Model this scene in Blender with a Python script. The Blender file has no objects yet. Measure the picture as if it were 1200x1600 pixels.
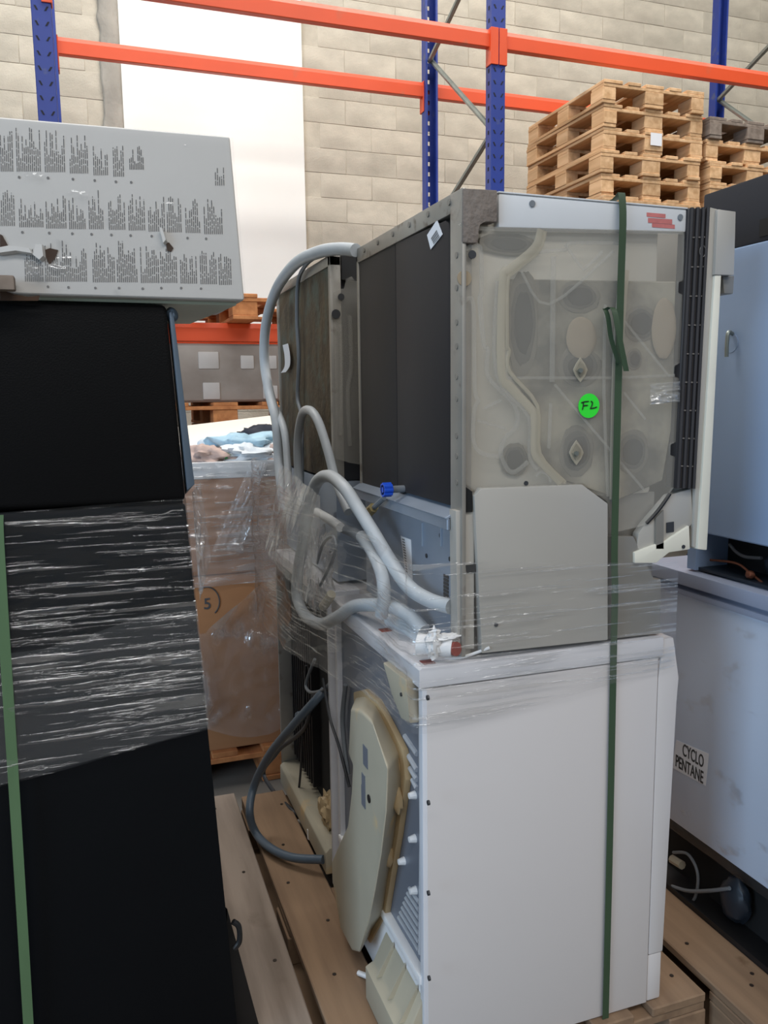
import bpy, bmesh, math, random
from mathutils import Vector, Matrix, noise
random.seed(7)
S = bpy.context.scene
COL = S.collection
R = math.radians

# ------------------------------------------------------------------ camera
F_PX, PITCH, YAW, ROLL, CAM_H = 1272.0, R(7.9), R(19.4), R(-0.7), 1.49
FW = Vector((math.sin(YAW)*math.cos(PITCH), math.cos(YAW)*math.cos(PITCH), -math.sin(PITCH)))
_rt = Vector((math.cos(YAW), -math.sin(YAW), 0)); _up = _rt.cross(FW)
RT = _rt*math.cos(ROLL) + _up*math.sin(ROLL)
UP = -_rt*math.sin(ROLL) + _up*math.cos(ROLL)
CAM = Vector((0, 0, CAM_H))
cd = bpy.data.cameras.new('camera'); cam = bpy.data.objects.new('camera', cd); COL.objects.link(cam)
cd.sensor_fit = 'VERTICAL'; cd.sensor_height = 36.0; cd.lens = F_PX/1600*36.0
cd.clip_start = 0.05; cd.clip_end = 100
cam.matrix_world = Matrix(((RT.x, UP.x, -FW.x, CAM.x), (RT.y, UP.y, -FW.y, CAM.y), (RT.z, UP.z, -FW.z, CAM.z), (0, 0, 0, 1)))
S.camera = cam

# ------------------------------------------------------------------ light
w = bpy.data.worlds.new('world'); S.world = w; w.use_nodes = True
w.node_tree.nodes['Background'].inputs[0].default_value = (0.80, 0.90, 1.0, 1)
w.node_tree.nodes['Background'].inputs[1].default_value = 0.11

def area(name, loc, target, sx, sy, power, color):
    l = bpy.data.lights.new(name, 'AREA'); l.shape = 'RECTANGLE'; l.size = sx; l.size_y = sy
    l.energy = power; l.color = color
    o = bpy.data.objects.new(name, l); COL.objects.link(o); o.location = loc
    o.rotation_euler = (Vector(target)-Vector(loc)).to_track_quat('-Z', 'Y').to_euler()
    return o
# roof skylights (over the racks, over the aisle) and the loading door on the left
area('skylight_rack', (2.2, 3.6, 7.3), (2.4, 4.6, 0), 10, 1.6, 610, (1.0, 0.97, 0.93))
area('skylight_aisle', (0.5, -3.2, 7.3), (0.5, -2.6, 0), 10, 1.6, 450, (1.0, 0.985, 0.97))
area('film_glint_light', (0.5, -8.0, 7.0), (0.5, -7.0, 0), 10, 1.4, 320, (1.0, 0.985, 0.97))  # unseen lamp behind the camera, added so film wrinkles catch glints
area('loading_door_daylight', (-7.5, -2.2, 2.8), (0.6, 1.6, 1.3), 4.0, 4.0, 430, (0.55, 0.76, 1.0))

S.view_settings.view_transform = 'Standard'; S.view_settings.look = 'None'
S.view_settings.gamma = 1.0; S.view_settings.use_curve_mapping = False
S.view_settings.exposure = 0.0
S.cycles.max_bounces = 8; S.cycles.transparent_max_bounces = 16
S.cycles.caustics_reflective = False; S.cycles.caustics_refractive = False
S.cycles.sample_clamp_indirect = 6.0

# ------------------------------------------------------------------ helpers
def ray(x, y): return FW + RT*((x-600)/F_PX) + UP*((800-y)/F_PX)
def P(x, y, X=None, Y=None, Z=None):
    d = ray(x, y)
    if X is not None: t = (X-CAM.x)/d.x
    elif Y is not None: t = (Y-CAM.y)/d.y
    else: t = (Z-CAM.z)/d.z
    return CAM + d*t
def lin(c): return tuple(((v/255)/12.92 if v/255 <= 0.04045 else ((v/255+0.055)/1.055)**2.4) for v in c)

MATS = {}
def mat(name, rgb, rough=0.5, metal=0.0, var=0.12, scale=(8, 8, 8), bump=0.0, bscale=None, rgb2=None, spec=0.5,
        rand=0.0, stain_shade=None, coat=0.0, lo=0.3, hi=0.7, trans=0.0):
    m = bpy.data.materials.new(name); m.use_nodes = True; nt = m.node_tree; N = nt.nodes; L = nt.links
    b = N['Principled BSDF']; b.inputs['Roughness'].default_value = rough; b.inputs['Metallic'].default_value = metal
    b.inputs['Specular IOR Level'].default_value = spec; b.inputs['Coat Weight'].default_value = coat
    c1 = lin(rgb); c2 = lin(rgb2) if rgb2 else tuple(v*(1-var) for v in c1)
    tc = N.new('ShaderNodeTexCoord'); mp = N.new('ShaderNodeMapping'); mp.inputs['Scale'].default_value = scale
    L.new(tc.outputs['Object'], mp.inputs['Vector'])
    oi = N.new('ShaderNodeObjectInfo')
    add = N.new('ShaderNodeVectorMath'); add.operation = 'ADD'
    sc = N.new('ShaderNodeVectorMath'); sc.operation = 'SCALE'; sc.inputs['Scale'].default_value = 37.0
    cmb = N.new('ShaderNodeCombineXYZ')
    for i in range(3): L.new(oi.outputs['Random'], cmb.inputs[i])
    L.new(cmb.outputs[0], sc.inputs[0]); L.new(mp.outputs[0], add.inputs[0]); L.new(sc.outputs[0], add.inputs[1])
    nz = N.new('ShaderNodeTexNoise'); nz.inputs['Scale'].default_value = 1.0; nz.inputs['Detail'].default_value = 5
    L.new(add.outputs[0], nz.inputs['Vector'])
    cr = N.new('ShaderNodeValToRGB'); cr.color_ramp.elements[0].position = lo; cr.color_ramp.elements[1].position = hi
    cr.color_ramp.elements[0].color = (*c2, 1); cr.color_ramp.elements[1].color = (*c1, 1)
    L.new(nz.outputs['Fac'], cr.inputs['Fac']); out = cr.outputs['Color']
    if stain_shade:
        n2 = N.new('ShaderNodeTexNoise'); n2.inputs['Scale'].default_value = stain_shade[1]; n2.inputs['Detail'].default_value = 7
        L.new(tc.outputs['Object'], n2.inputs['Vector'])
        r2 = N.new('ShaderNodeValToRGB'); r2.color_ramp.elements[0].position = stain_shade[2]; r2.color_ramp.elements[1].position = stain_shade[3]
        L.new(n2.outputs['Fac'], r2.inputs['Fac'])
        mx = N.new('ShaderNodeMix'); mx.data_type = 'RGBA'; mx.inputs[7].default_value = (*lin(stain_shade[0]), 1)
        L.new(r2.outputs['Color'], mx.inputs[0]); L.new(out, mx.inputs[6]); out = mx.outputs[2]
    if rand:
        hs = N.new('ShaderNodeHueSaturation'); mr = N.new('ShaderNodeMapRange')
        mr.inputs[3].default_value = 1-rand; mr.inputs[4].default_value = 1+rand*0.6
        L.new(oi.outputs['Random'], mr.inputs[0]); L.new(mr.outputs[0], hs.inputs['Value']); L.new(out, hs.inputs['Color']); out = hs.outputs[0]
    L.new(out, b.inputs['Base Color'])
    if bump:
        nb = nz
        if bscale:
            mb2 = N.new('ShaderNodeMapping'); mb2.inputs['Scale'].default_value = bscale
            L.new(tc.outputs['Object'], mb2.inputs['Vector'])
            nb = N.new('ShaderNodeTexNoise'); nb.inputs['Scale'].default_value = 1; nb.inputs['Detail'].default_value = 4
            L.new(mb2.outputs[0], nb.inputs['Vector'])
        bp = N.new('ShaderNodeBump'); bp.inputs['Strength'].default_value = bump; bp.inputs['Distance'].default_value = 0.01
        L.new(nb.outputs['Fac'], bp.inputs['Height']); L.new(bp.outputs[0], b.inputs['Normal'])
    if trans:
        t = N.new('ShaderNodeBsdfTransparent'); mxs = N.new('ShaderNodeMixShader'); mxs.inputs[0].default_value = trans
        L.new(b.outputs[0], mxs.inputs[1]); L.new(t.outputs[0], mxs.inputs[2]); L.new(mxs.outputs[0], N['Material Output'].inputs[0])
    MATS[name] = m; return m

def film(name, scale, milky=0.04, streak=0.35, slope=0.004, lo=0.56, hi=0.68, tint=(0.86, 0.88, 0.9), rough=0.10, big=(3, 3, 3), gl_base=0.02, rot=(0, 0, 0)):
    """stretch film: see-through and flat with narrow glossy wrinkles that are milkier where the film folds"""
    m = bpy.data.materials.new(name); m.use_nodes = True; nt = m.node_tree; N = nt.nodes; L = nt.links
    N.remove(N['Principled BSDF']); out = N['Material Output']
    tc = N.new('ShaderNodeTexCoord')
    def nz(s, det=4, ro=(0, 0, 0)):
        mp = N.new('ShaderNodeMapping'); mp.inputs['Scale'].default_value = s; mp.inputs['Rotation'].default_value = ro
        mp.vector_type = 'TEXTURE' if False else 'POINT'
        L.new(tc.outputs['Object'], mp.inputs['Vector'])
        n = N.new('ShaderNodeTexNoise'); n.inputs['Scale'].default_value = 1; n.inputs['Detail'].default_value = det
        L.new(mp.outputs[0], n.inputs['Vector']); return n
    n1 = nz(scale, 3, rot); n2 = nz(big, 3)
    # wrinkles come in clumps: shift the ridge noise by the large noise
    ma = N.new('ShaderNodeMath'); ma.operation = 'MULTIPLY_ADD'; L.new(n2.outputs['Fac'], ma.inputs[0]); ma.inputs[1].default_value = 0.55; ma.inputs[2].default_value = -0.275
    ad = N.new('ShaderNodeMath'); ad.operation = 'ADD'; L.new(n1.outputs['Fac'], ad.inputs[0]); L.new(ma.outputs[0], ad.inputs[1])
    rg = N.new('ShaderNodeMapRange'); rg.interpolation_type = 'SMOOTHSTEP'; rg.inputs[1].default_value = lo; rg.inputs[2].default_value = hi
    L.new(ad.outputs[0], rg.inputs[0])
    bp = N.new('ShaderNodeBump'); bp.inputs['Strength'].default_value = 1.0; bp.inputs['Distance'].default_value = slope
    L.new(rg.outputs[0], bp.inputs['Height'])
    gl = N.new('ShaderNodeBsdfGlossy'); gl.inputs['Roughness'].default_value = rough; L.new(bp.outputs[0], gl.inputs['Normal'])
    df = N.new('ShaderNodeBsdfDiffuse'); df.inputs['Color'].default_value = (*tint, 1)
    tl = N.new('ShaderNodeBsdfTranslucent'); tl.inputs['Color'].default_value = (*tint, 1)
    dm = N.new('ShaderNodeMixShader'); dm.inputs[0].default_value = 0.35; L.new(df.outputs[0], dm.inputs[1]); L.new(tl.outputs[0], dm.inputs[2])
    tr = N.new('ShaderNodeBsdfTransparent')
    mr = N.new('ShaderNodeMapRange'); mr.inputs[3].default_value = milky; mr.inputs[4].default_value = milky+streak
    L.new(rg.outputs[0], mr.inputs[0])
    m1 = N.new('ShaderNodeMixShader'); L.new(mr.outputs[0], m1.inputs[0]); L.new(tr.outputs[0], m1.inputs[1]); L.new(dm.outputs[0], m1.inputs[2])
    fr = N.new('ShaderNodeFresnel'); ge = N.new('ShaderNodeNewGeometry'); io = N.new('ShaderNodeMapRange')
    io.inputs[3].default_value = 1.45; io.inputs[4].default_value = 1/1.45; L.new(ge.outputs['Backfacing'], io.inputs[0]); L.new(io.outputs[0], fr.inputs['IOR'])   # same reflectance from both sides of the film
    m2 = N.new('ShaderNodeMixShader'); fm = N.new('ShaderNodeMath'); fm.operation = 'MULTIPLY_ADD'; fm.inputs[1].default_value = 0.8; fm.inputs[2].default_value = gl_base
    ml = N.new('ShaderNodeMath'); ml.operation = 'MULTIPLY_ADD'; L.new(rg.outputs[0], ml.inputs[0]); ml.inputs[1].default_value = 0.25
    L.new(fr.outputs[0], fm.inputs[0]); L.new(fm.outputs[0], ml.inputs[2]); L.new(ml.outputs[0], m2.inputs[0]); L.new(m1.outputs[0], m2.inputs[1]); L.new(gl.outputs[0], m2.inputs[2])
    L.new(m2.outputs[0], out.inputs[0]); MATS[name] = m; return m

def catmull(pts, n=8):
    pts = [Vector(p) for p in pts]; out = []
    for i in range(len(pts)-1):
        p0 = pts[max(i-1, 0)]; p1 = pts[i]; p2 = pts[i+1]; p3 = pts[min(i+2, len(pts)-1)]
        for k in range(n):
            t = k/n
            out.append(0.5*((2*p1) + (p2-p0)*t + (2*p0-5*p1+4*p2-p3)*t*t + (3*p1-p0-3*p2+p3)*t**3))
    out.append(pts[-1]); return out

class MB:
    def __init__(self): self.v = []; self.f = []
    def add(self, vs, fs):
        o = len(self.v); self.v += [Vector(p) for p in vs]; self.f += [tuple(i+o for i in f) for f in fs]; return self
    def box(self, x0, x1, y0, y1, z0, z1):
        return self.hexa([(x0, y0, z0), (x1, y0, z0), (x1, y1, z0), (x0, y1, z0), (x0, y0, z1), (x1, y0, z1), (x1, y1, z1), (x0, y1, z1)])
    def hexa(self, p):
        return self.add(p, [(3, 2, 1, 0), (4, 5, 6, 7), (0, 1, 5, 4), (1, 2, 6, 5), (2, 3, 7, 6), (3, 0, 4, 7)])
    def prism(self, poly, vec):
        poly = [Vector(p) for p in poly]; vec = Vector(vec); n = len(poly)
        return self.add(poly+[p+vec for p in poly], [tuple(range(n)), tuple(range(2*n-1, n-1, -1))] +
                        [(i, (i+1) % n, n+(i+1) % n, n+i) for i in range(n)])
    def loft(self, a, b):
        n = len(a)
        return self.add(list(a)+list(b), [tuple(range(n)), tuple(range(2*n-1, n-1, -1))] + [(i, (i+1) % n, n+(i+1) % n, n+i) for i in range(n)])
    def tube(self, path, r, n=10, smooth=8, cap=True, ridge=0.0, flat=None):
        pts = catmull(path, smooth) if smooth else [Vector(p) for p in path]
        rs = r if callable(r) else (lambda t: r)
        o = len(self.v); up = Vector((0.13, 0.21, 0.97)); m = len(pts)
        for i, p in enumerate(pts):
            t = (pts[min(i+1, m-1)]-pts[max(i-1, 0)]).normalized()
            a = t.cross(up)
            if a.length < 1e-4: a = t.cross(Vector((1, 0, 0)))
            a.normalize(); b = a.cross(t).normalized(); up = b
            rr = rs(i/(m-1))*(1+(ridge if i % 2 else 0))
            for k in range(n):
                an = 2*math.pi*k/n
                self.v.append(p+a*math.cos(an)*rr+b*math.sin(an)*rr)
        for i in range(m-1):
            for k in range(n):
                self.f.append((o+i*n+k, o+i*n+(k+1) % n, o+(i+1)*n+(k+1) % n, o+(i+1)*n+k))
        if cap: self.f += [tuple(o+k for k in range(n-1, -1, -1)), tuple(o+(m-1)*n+k for k in range(n))]
        return self
    def disc(self, c, axis, r, h, n=20, r2=None):
        c = Vector(c); axis = Vector(axis).normalized()
        return self.tube([c, c+axis*h], (lambda t: r+((r2 if r2 is not None else r)-r)*t), n, 0)
    def ribbon(self, path, width, thick, wdir=(1, 0, 0), ndir=(0, -1, 0), smooth=6):
        pts = catmull(path, smooth) if smooth else [Vector(p) for p in path]
        W = Vector(wdir)*width/2; o = len(self.v); Nn = Vector(ndir)*thick; m = len(pts)
        for p in pts: self.v += [p-W, p+W, p+W+Nn, p-W+Nn]
        for i in range(m-1):
            for k in range(4): self.f.append((o+i*4+k, o+i*4+(k+1) % 4, o+(i+1)*4+(k+1) % 4, o+(i+1)*4+k))
        self.f += [(o+3, o+2, o+1, o), tuple(o+(m-1)*4+k for k in range(4))]
        return self
    def grid(self, fn, nu, nv):
        o = len(self.v)
        for i in range(nu+1):
            for j in range(nv+1): self.v.append(Vector(fn(i/nu, j/nv)))
        for i in range(nu):
            for j in range(nv): a = o+i*(nv+1)+j; self.f.append((a, a+nv+1, a+nv+2, a+1))
        return self
    def blob(self, c, rx, ry, rz, amp=0.2, freq=3.0, seed=0, nu=28, nv=16, rot=0.0):
        c = Vector(c); o = len(self.v); ro = Matrix.Rotation(rot, 3, 'Z')
        for i in range(nv+1):
            th = math.pi*i/nv
            for k in range(nu):
                ph = 2*math.pi*k/nu
                d = Vector((math.sin(th)*math.cos(ph), math.sin(th)*math.sin(ph), math.cos(th)))
                q = 1+amp*noise.fractal(d*freq+Vector((seed, seed*2, seed*3)), 0.8, 2.0, 3)
                self.v.append(c+ro @ Vector((d.x*rx*q, d.y*ry*q, d.z*rz*q)))
        for i in range(nv):
            for k in range(nu): self.f.append((o+i*nu+k, o+i*nu+(k+1) % nu, o+(i+1)*nu+(k+1) % nu, o+(i+1)*nu+k))
        return self
    def build(self, name, m, parent=None, bevel=0.0, seg=2, smooth=35, thick=0.0, loc=None):
        me = bpy.data.meshes.new(name); base = Vector((0, 0, 0))
        if parent is not None: base = wloc(parent)
        elif loc is not None: base = Vector(loc)
        me.from_pydata([p-base for p in self.v], [], self.f); me.validate()
        bm = bmesh.new(); bm.from_mesh(me)
        bmesh.ops.recalc_face_normals(bm, faces=bm.faces)
        if bevel:
            ed = [e for e in bm.edges if len(e.link_faces) == 2 and e.calc_face_angle(0) > R(25)]
            bmesh.ops.bevel(bm, geom=ed, offset=bevel, segments=seg, profile=0.6, affect='EDGES', clamp_overlap=True)
        bm.to_mesh(me); bm.free()
        if smooth:
            for p in me.polygons: p.use_smooth = True
            me.set_sharp_from_angle(angle=R(smooth))
        me.materials.append(MATS[m] if isinstance(m, str) else m)
        o = bpy.data.objects.new(name, me); COL.objects.link(o)
        if parent is not None: o.parent = parent
        else: o.location = base
        if thick:
            sm = o.modifiers.new('thickness', 'SOLIDIFY'); sm.thickness = thick; sm.offset = 0
        return o
def wloc(o):
    p = Vector(o.location)
    return p + wloc(o.parent) if o.parent else p
def tag(o, label, cat, group=None):
    o['label'] = label; o['category'] = cat
    if group: o['group'] = group
    return o
def thing(name, label, cat, loc, group=None):
    o = bpy.data.objects.new(name, None); COL.objects.link(o); o.location = loc; o.empty_display_size = 0.1
    return tag(o, label, cat, group)
def struct(o): o['kind'] = 'structure'; return o
def part_at(o, c):
    """move a part's origin to c without moving its shape"""
    return o
def text_mesh(body, size, name, m, parent, origin, xdir, ydir, extrude=0.0004, align='LEFT', sx=1.0):
    cu = bpy.data.curves.new(name, 'FONT'); cu.body = body; cu.size = size; cu.extrude = extrude; cu.offset = size*0.012; cu.align_x = align; cu.space_line = 0.85
    to = bpy.data.objects.new(name+'_tmp', cu); COL.objects.link(to)
    dg = bpy.context.evaluated_depsgraph_get(); me = bpy.data.meshes.new_from_object(to.evaluated_get(dg))
    bpy.data.objects.remove(to)
    x = Vector(xdir).normalized(); y = Vector(ydir).normalized(); z = x.cross(y)
    base = wloc(parent)
    for v in me.vertices: v.co = Vector(origin)+x*v.co.x*sx+y*v.co.y+z*v.co.z-base
    me.materials.append(MATS[m]); o = bpy.data.objects.new(name, me); COL.objects.link(o); o.parent = parent
    return o

# ------------------------------------------------------------------ materials
mat('block', (214, 205, 186), 0.9, var=0.22, scale=(5, 5, 9), bump=0.35, bscale=(90, 90, 90), rand=0.07, stain_shade=((158, 148, 132), 0.9, 0.46, 0.74))  # grey blotches: smudges plus soft wall shadow put into the colour
mat('mortar', (206, 197, 178), 0.95, var=0.2, bump=0.3, bscale=(60, 60, 60))
mat('plaster_white', (250, 248, 240), 0.7, var=0.04, scale=(2, 2, 2), bump=0.05)
mat('plaster_grey', (178, 172, 160), 0.95, var=0.25, scale=(9, 9, 5), bump=0.6, bscale=(40, 40, 25))
mat('concrete', (120, 116, 110), 0.8, var=0.25, scale=(2, 2, 2), bump=0.1)
mat('roof', (120, 120, 122), 0.8)
mat('orange', (222, 82, 40), 0.42, var=0.10, scale=(3, 3, 3), stain_shade=((196, 92, 60), 5, 0.66, 0.74))
mat('blue', (34, 57, 138), 0.45, var=0.12, scale=(4, 4, 4), stain_shade=((70, 80, 120), 9, 0.66, 0.74))
mat('slot_dark', (18, 20, 34), 0.8)
mat('galv', (150, 156, 150), 0.42, 0.75, var=0.18, scale=(12, 12, 12))
mat('wood_pallet', (226, 186, 142), 0.85, rgb2=(190, 147, 102), scale=(26, 2.2, 26), bump=0.25, rand=0.16)
mat('wood_grey', (144, 130, 118), 0.9, rgb2=(112, 99, 88), scale=(24, 2, 24), bump=0.3, rand=0.12, stain_shade=((98, 84, 72), 6, 0.62, 0.75))
mat('wood_floor_pallet', (148, 121, 95), 0.85, rgb2=(118, 94, 73), scale=(20, 1.6, 20), bump=0.25, rand=0.08, stain_shade=((110, 84, 60), 9, 0.66, 0.74))
mat('wood_orange', (206, 138, 84), 0.85, rgb2=(168, 104, 60), scale=(22, 2, 22), bump=0.2, rand=0.1)
mat('nail', (60, 52, 46), 0.6, 0.6)
mat('white_enamel', (206, 201, 199), 0.32, var=0.03, scale=(1.5, 1.5, 1.5), spec=0.5)
mat('white_worktop', (214, 212, 214), 0.28, var=0.04)
mat('white_flange', (214, 216, 222), 0.35, var=0.05)
mat('grey_back', (128, 134, 146), 0.45, 0.35, var=0.14, scale=(4, 4, 4))
mat('louvre', (200, 204, 210), 0.4, 0.3)  # paler than the back panel: light on the pressed metal put into the colour
mat('cream_plastic', (180, 172, 152), 0.5, var=0.10, scale=(6, 6, 6), stain_shade=((206, 178, 130), 9, 0.62, 0.74))
mat('cream_tan', (184, 160, 122), 0.55, var=0.14, scale=(9, 9, 9))
mat('white_plastic', (232, 232, 232), 0.35, var=0.04)
mat('black_mat', (40, 38, 40), 0.55, var=0.12, scale=(7, 7, 3), bump=0.08, spec=0.4)
mat('black_plastic', (22, 22, 24), 0.5, var=0.2)
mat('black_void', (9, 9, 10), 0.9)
mat('bitumen', (106, 92, 70), 0.75, rgb2=(68, 58, 44), scale=(8, 22, 10), bump=0.4, bscale=(60, 90, 60), stain_shade=((92, 96, 84), 14, 0.5, 0.66))
mat('bitumen_pad', (162, 155, 136), 0.8, rgb2=(92, 88, 78), scale=(9, 9, 9), lo=0.36, hi=0.62)
mat('tub_steel', (212, 205, 190), 0.5, 0.2, var=0.2, scale=(5, 5, 5))
mat('jacket', (200, 196, 186), 0.34, var=0.09, scale=(5, 5, 5), trans=0.82, spec=0.45)
mat('jacket_rib', (192, 184, 164), 0.4, var=0.08, trans=0.55)
mat('jacket_ridge', (186, 183, 174), 0.36, var=0.06, trans=0.8)
mat('jacket_top', (222, 224, 226), 0.35, var=0.05, trans=0.10)
mat('brown_foam', (166, 150, 126), 0.9, var=0.2)
mat('frame_steel', (176, 172, 164), 0.42, 0.55, var=0.2, scale=(9, 9, 9), stain_shade=((120, 110, 98), 20, 0.6, 0.72))
mat('sheet_steel', (186, 182, 174), 0.42, 0.25, var=0.05, scale=(3, 3, 3))
mat('sheet_steel_dark', (150, 146, 138), 0.4, 0.4, var=0.12)
mat('galv_blue', (156, 168, 184), 0.36, 0.45, var=0.16, scale=(6, 6, 6))
mat('felt', (128, 118, 110), 0.95, var=0.15, scale=(90, 90, 90), bump=0.5)
mat('seal_black', (48, 46, 48), 0.6, var=0.2)
mat('seal_bar', (120, 116, 112), 0.5)
mat('door_cream', (226, 222, 206), 0.5, var=0.06, scale=(6, 6, 12))
mat('hose_grey', (190, 196, 200), 0.45, var=0.10, scale=(20, 20, 20))
mat('hose_white', (214, 216, 216), 0.4, var=0.08)
mat('hose_dark', (84, 98, 112), 0.4, var=0.12)
mat('cable', (118, 124, 130), 0.5)
mat('cable_dark', (52, 54, 58), 0.5)
mat('blue_knob', (24, 84, 210), 0.35)
mat('brass', (178, 160, 112), 0.4, 0.6)
mat('red_print', (206, 120, 116), 0.6, var=0.3, scale=(40, 40, 40))
mat('red_rust', (150, 60, 46), 0.7, var=0.3, scale=(60, 60, 60))
mat('sticker_white', (232, 232, 234), 0.6, var=0.03)
mat('sticker_grey', (196, 196, 198), 0.6)
mat('ink', (84, 84, 86), 0.8)
mat('ink_soft', (128, 126, 124), 0.8)
mat('ink_black', (16, 18, 18), 0.7)
mat('sticker_green', (44, 226, 52), 0.6, var=0.03)
mat('strap_green', (58, 78, 55), 0.5, var=0.15, scale=(30, 30, 6))
mat('strap_light', (86, 114, 80), 0.5, var=0.12, scale=(30, 30, 6))
mat('fridge_black', (11, 11, 12), 0.5, var=0.2, scale=(3, 3, 3), bump=0.12, bscale=(320, 320, 320), spec=0.12)
mat('fridge_lower', (11, 13, 16), 0.6, var=0.1, spec=0.12)
mat('fridge_edge', (92, 108, 124), 0.4, var=0.12, scale=(8, 8, 3))
mat('carton_white', (206, 204, 200), 0.55, var=0.05, scale=(3, 3, 3))
mat('carton_core', (150, 128, 98), 0.9, var=0.2)
mat('carton_tear', (74, 54, 40), 0.95, var=0.3)
mat('foam_green', (186, 196, 178), 0.6, var=0.12, scale=(4, 4, 60))
mat('cardboard', (172, 122, 82), 0.85, var=0.10, scale=(3, 3, 10))
mat('freezer_white', (242, 236, 222), 0.45, var=0.03)
mat('cloth_blue', (176, 208, 224), 0.9, var=0.25, scale=(16, 16, 16), bump=0.5, bscale=(30, 30, 30))
mat('cloth_white', (226, 232, 236), 0.9, var=0.16, scale=(12, 12, 12), bump=0.4, bscale=(28, 28, 28))
mat('cloth_navy', (36, 40, 52), 0.9, var=0.2)
mat('cloth_pink', (196, 172, 162), 0.9, var=0.25, scale=(16, 16, 16), bump=0.5, bscale=(30, 30, 30))
mat('cloth_green', (70, 150, 84), 0.9)
mat('right_blue', (150, 172, 204), 0.38, 0.1, var=0.06, scale=(2, 2, 2))
mat('right_body', (206, 217, 234), 0.4, 0.1, var=0.08, scale=(2, 2, 2))
mat('rim_grey', (150, 158, 178), 0.4, var=0.06)
mat('charcoal', (36, 37, 43), 0.7, var=0.05, scale=(2, 2, 2))
mat('copper', (120, 72, 52), 0.5, 0.6)
mat('compressor', (40, 48, 58), 0.4, 0.2, var=0.3)
mat('wrapped_load', (168, 158, 148), 0.45, rgb2=(132, 120, 110), scale=(3, 3, 4), var=0.2)
mat('wrapped_pale', (196, 190, 184), 0.45, var=0.1)
mat('fin', (28, 28, 32), 0.5, var=0.3)
film('film_front', (4.0, 4.0, 150), milky=0.035, streak=0.16, slope=0.0016, lo=0.55, hi=0.66)
film('film_black', (4.0, 4.0, 100), milky=0.015, streak=0.045, slope=0.003, lo=0.55, hi=0.70, rough=0.08, gl_base=0.0)
film('film_loose', (10, 22, 7), milky=0.14, streak=0.26, slope=0.009, lo=0.48, hi=0.68, rough=0.12, big=(5, 5, 5))
film('film_card', (7, 7, 70), milky=0.24, streak=0.28, slope=0.004, lo=0.50, hi=0.66, rough=0.12)
film('film_clear', (14, 14, 20), milky=0.015, streak=0.05, slope=0.0012, lo=0.62, hi=0.78)

# ------------------------------------------------------------------ setting
WY = 7.0
struct(MB().box(-9, 13, -9, WY+0.3, -0.1, 0).build('floor', 'concrete'))
struct(MB().box(-9, 13, -9, WY+0.3, 8.0, 8.1).build('ceiling', 'roof'))
wall = struct(MB().box(-9, 13, WY, WY+0.25, 0, 8).build('wall_back', 'mortar'))
BH, BL = 0.2, 0.46
bmesh_block = None
inview = []; rest = MB()
r0 = 0
for row in range(40):
    z0 = row*BH; off = (BL/2 if row % 2 else 0)
    for c in range(-19, 28):
        x0 = c*BL+off+0.09
        if x0 < -8.6 or x0+BL > 12.6: continue
        cx, cz = x0+BL/2, z0+BH/2
        if 0.19 < cx < 1.77 and cz > 1.9: continue
        v = Vector((cx, WY, cz))-CAM; zz = v.dot(FW); u = 600+F_PX*v.dot(RT)/zz; vv = 800-F_PX*v.dot(UP)/zz
        if -60 < u < 1260 and -40 < vv < (330 if u > 470 else 210): inview.append((cx, cz))
        else: rest.box(x0+0.002, x0+BL-0.002, WY-0.004, WY+0.001, z0+0.002, z0+BH-0.002)
rb = rest.build('block', 'block', wall, smooth=0); rb['kind'] = 'stuff'
variants = []
for k in range(5):
    d = [random.uniform(-0.0015, 0.0015) for _ in range(8)]
    hx, hz = BL/2-0.002, BH/2-0.002
    mb = MB().hexa([(-hx+d[0], -0.004+abs(d[1])*.5, -hz+d[2]), (hx+d[3], -0.004, -hz+d[4]), (hx, 0.001, -hz), (-hx, 0.001, -hz),
                    (-hx+d[5], -0.004, hz+d[6]), (hx+d[7], -0.004+abs(d[2])*.5, hz+d[1]), (hx, 0.001, hz), (-hx, 0.001, hz)])
    variants.append(mb)
vm = []
for mb in variants:
    o = mb.build('block', 'block', bevel=0.002, seg=1); vm.append(o.data); bpy.data.objects.remove(o)
for i, (cx, cz) in enumerate(inview[:300]):
    o = bpy.data.objects.new('block', vm[i % 5]); COL.objects.link(o); o.parent = wall
    o.location = (cx, WY+random.uniform(-0.001, 0.001), cz)
# smooth white rendered bay of the wall with its rough broken left edge
struct(MB().box(0.35, 1.785, WY-0.03, WY, 1.9, 8).build('wall_panel', 'plaster_white'))
rough = MB()
def rough_edge(u, v):
    z = 1.9+6.1*v; e = 0.20+0.035*noise.noise(Vector((0, 0, z*2.2)))+0.02*noise.noise(Vector((3, 0, z*9)))
    x = e+(0.35-e)*u
    return (x, WY-0.02-0.015*noise.noise(Vector((x*9, 1, z*6)))*(1-u)-0.012*math.sin(u*math.pi), z)
rough.grid(rough_edge, 8, 220)
struct(rough.build('trim_1', 'plaster_grey', thick=0.01))

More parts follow.
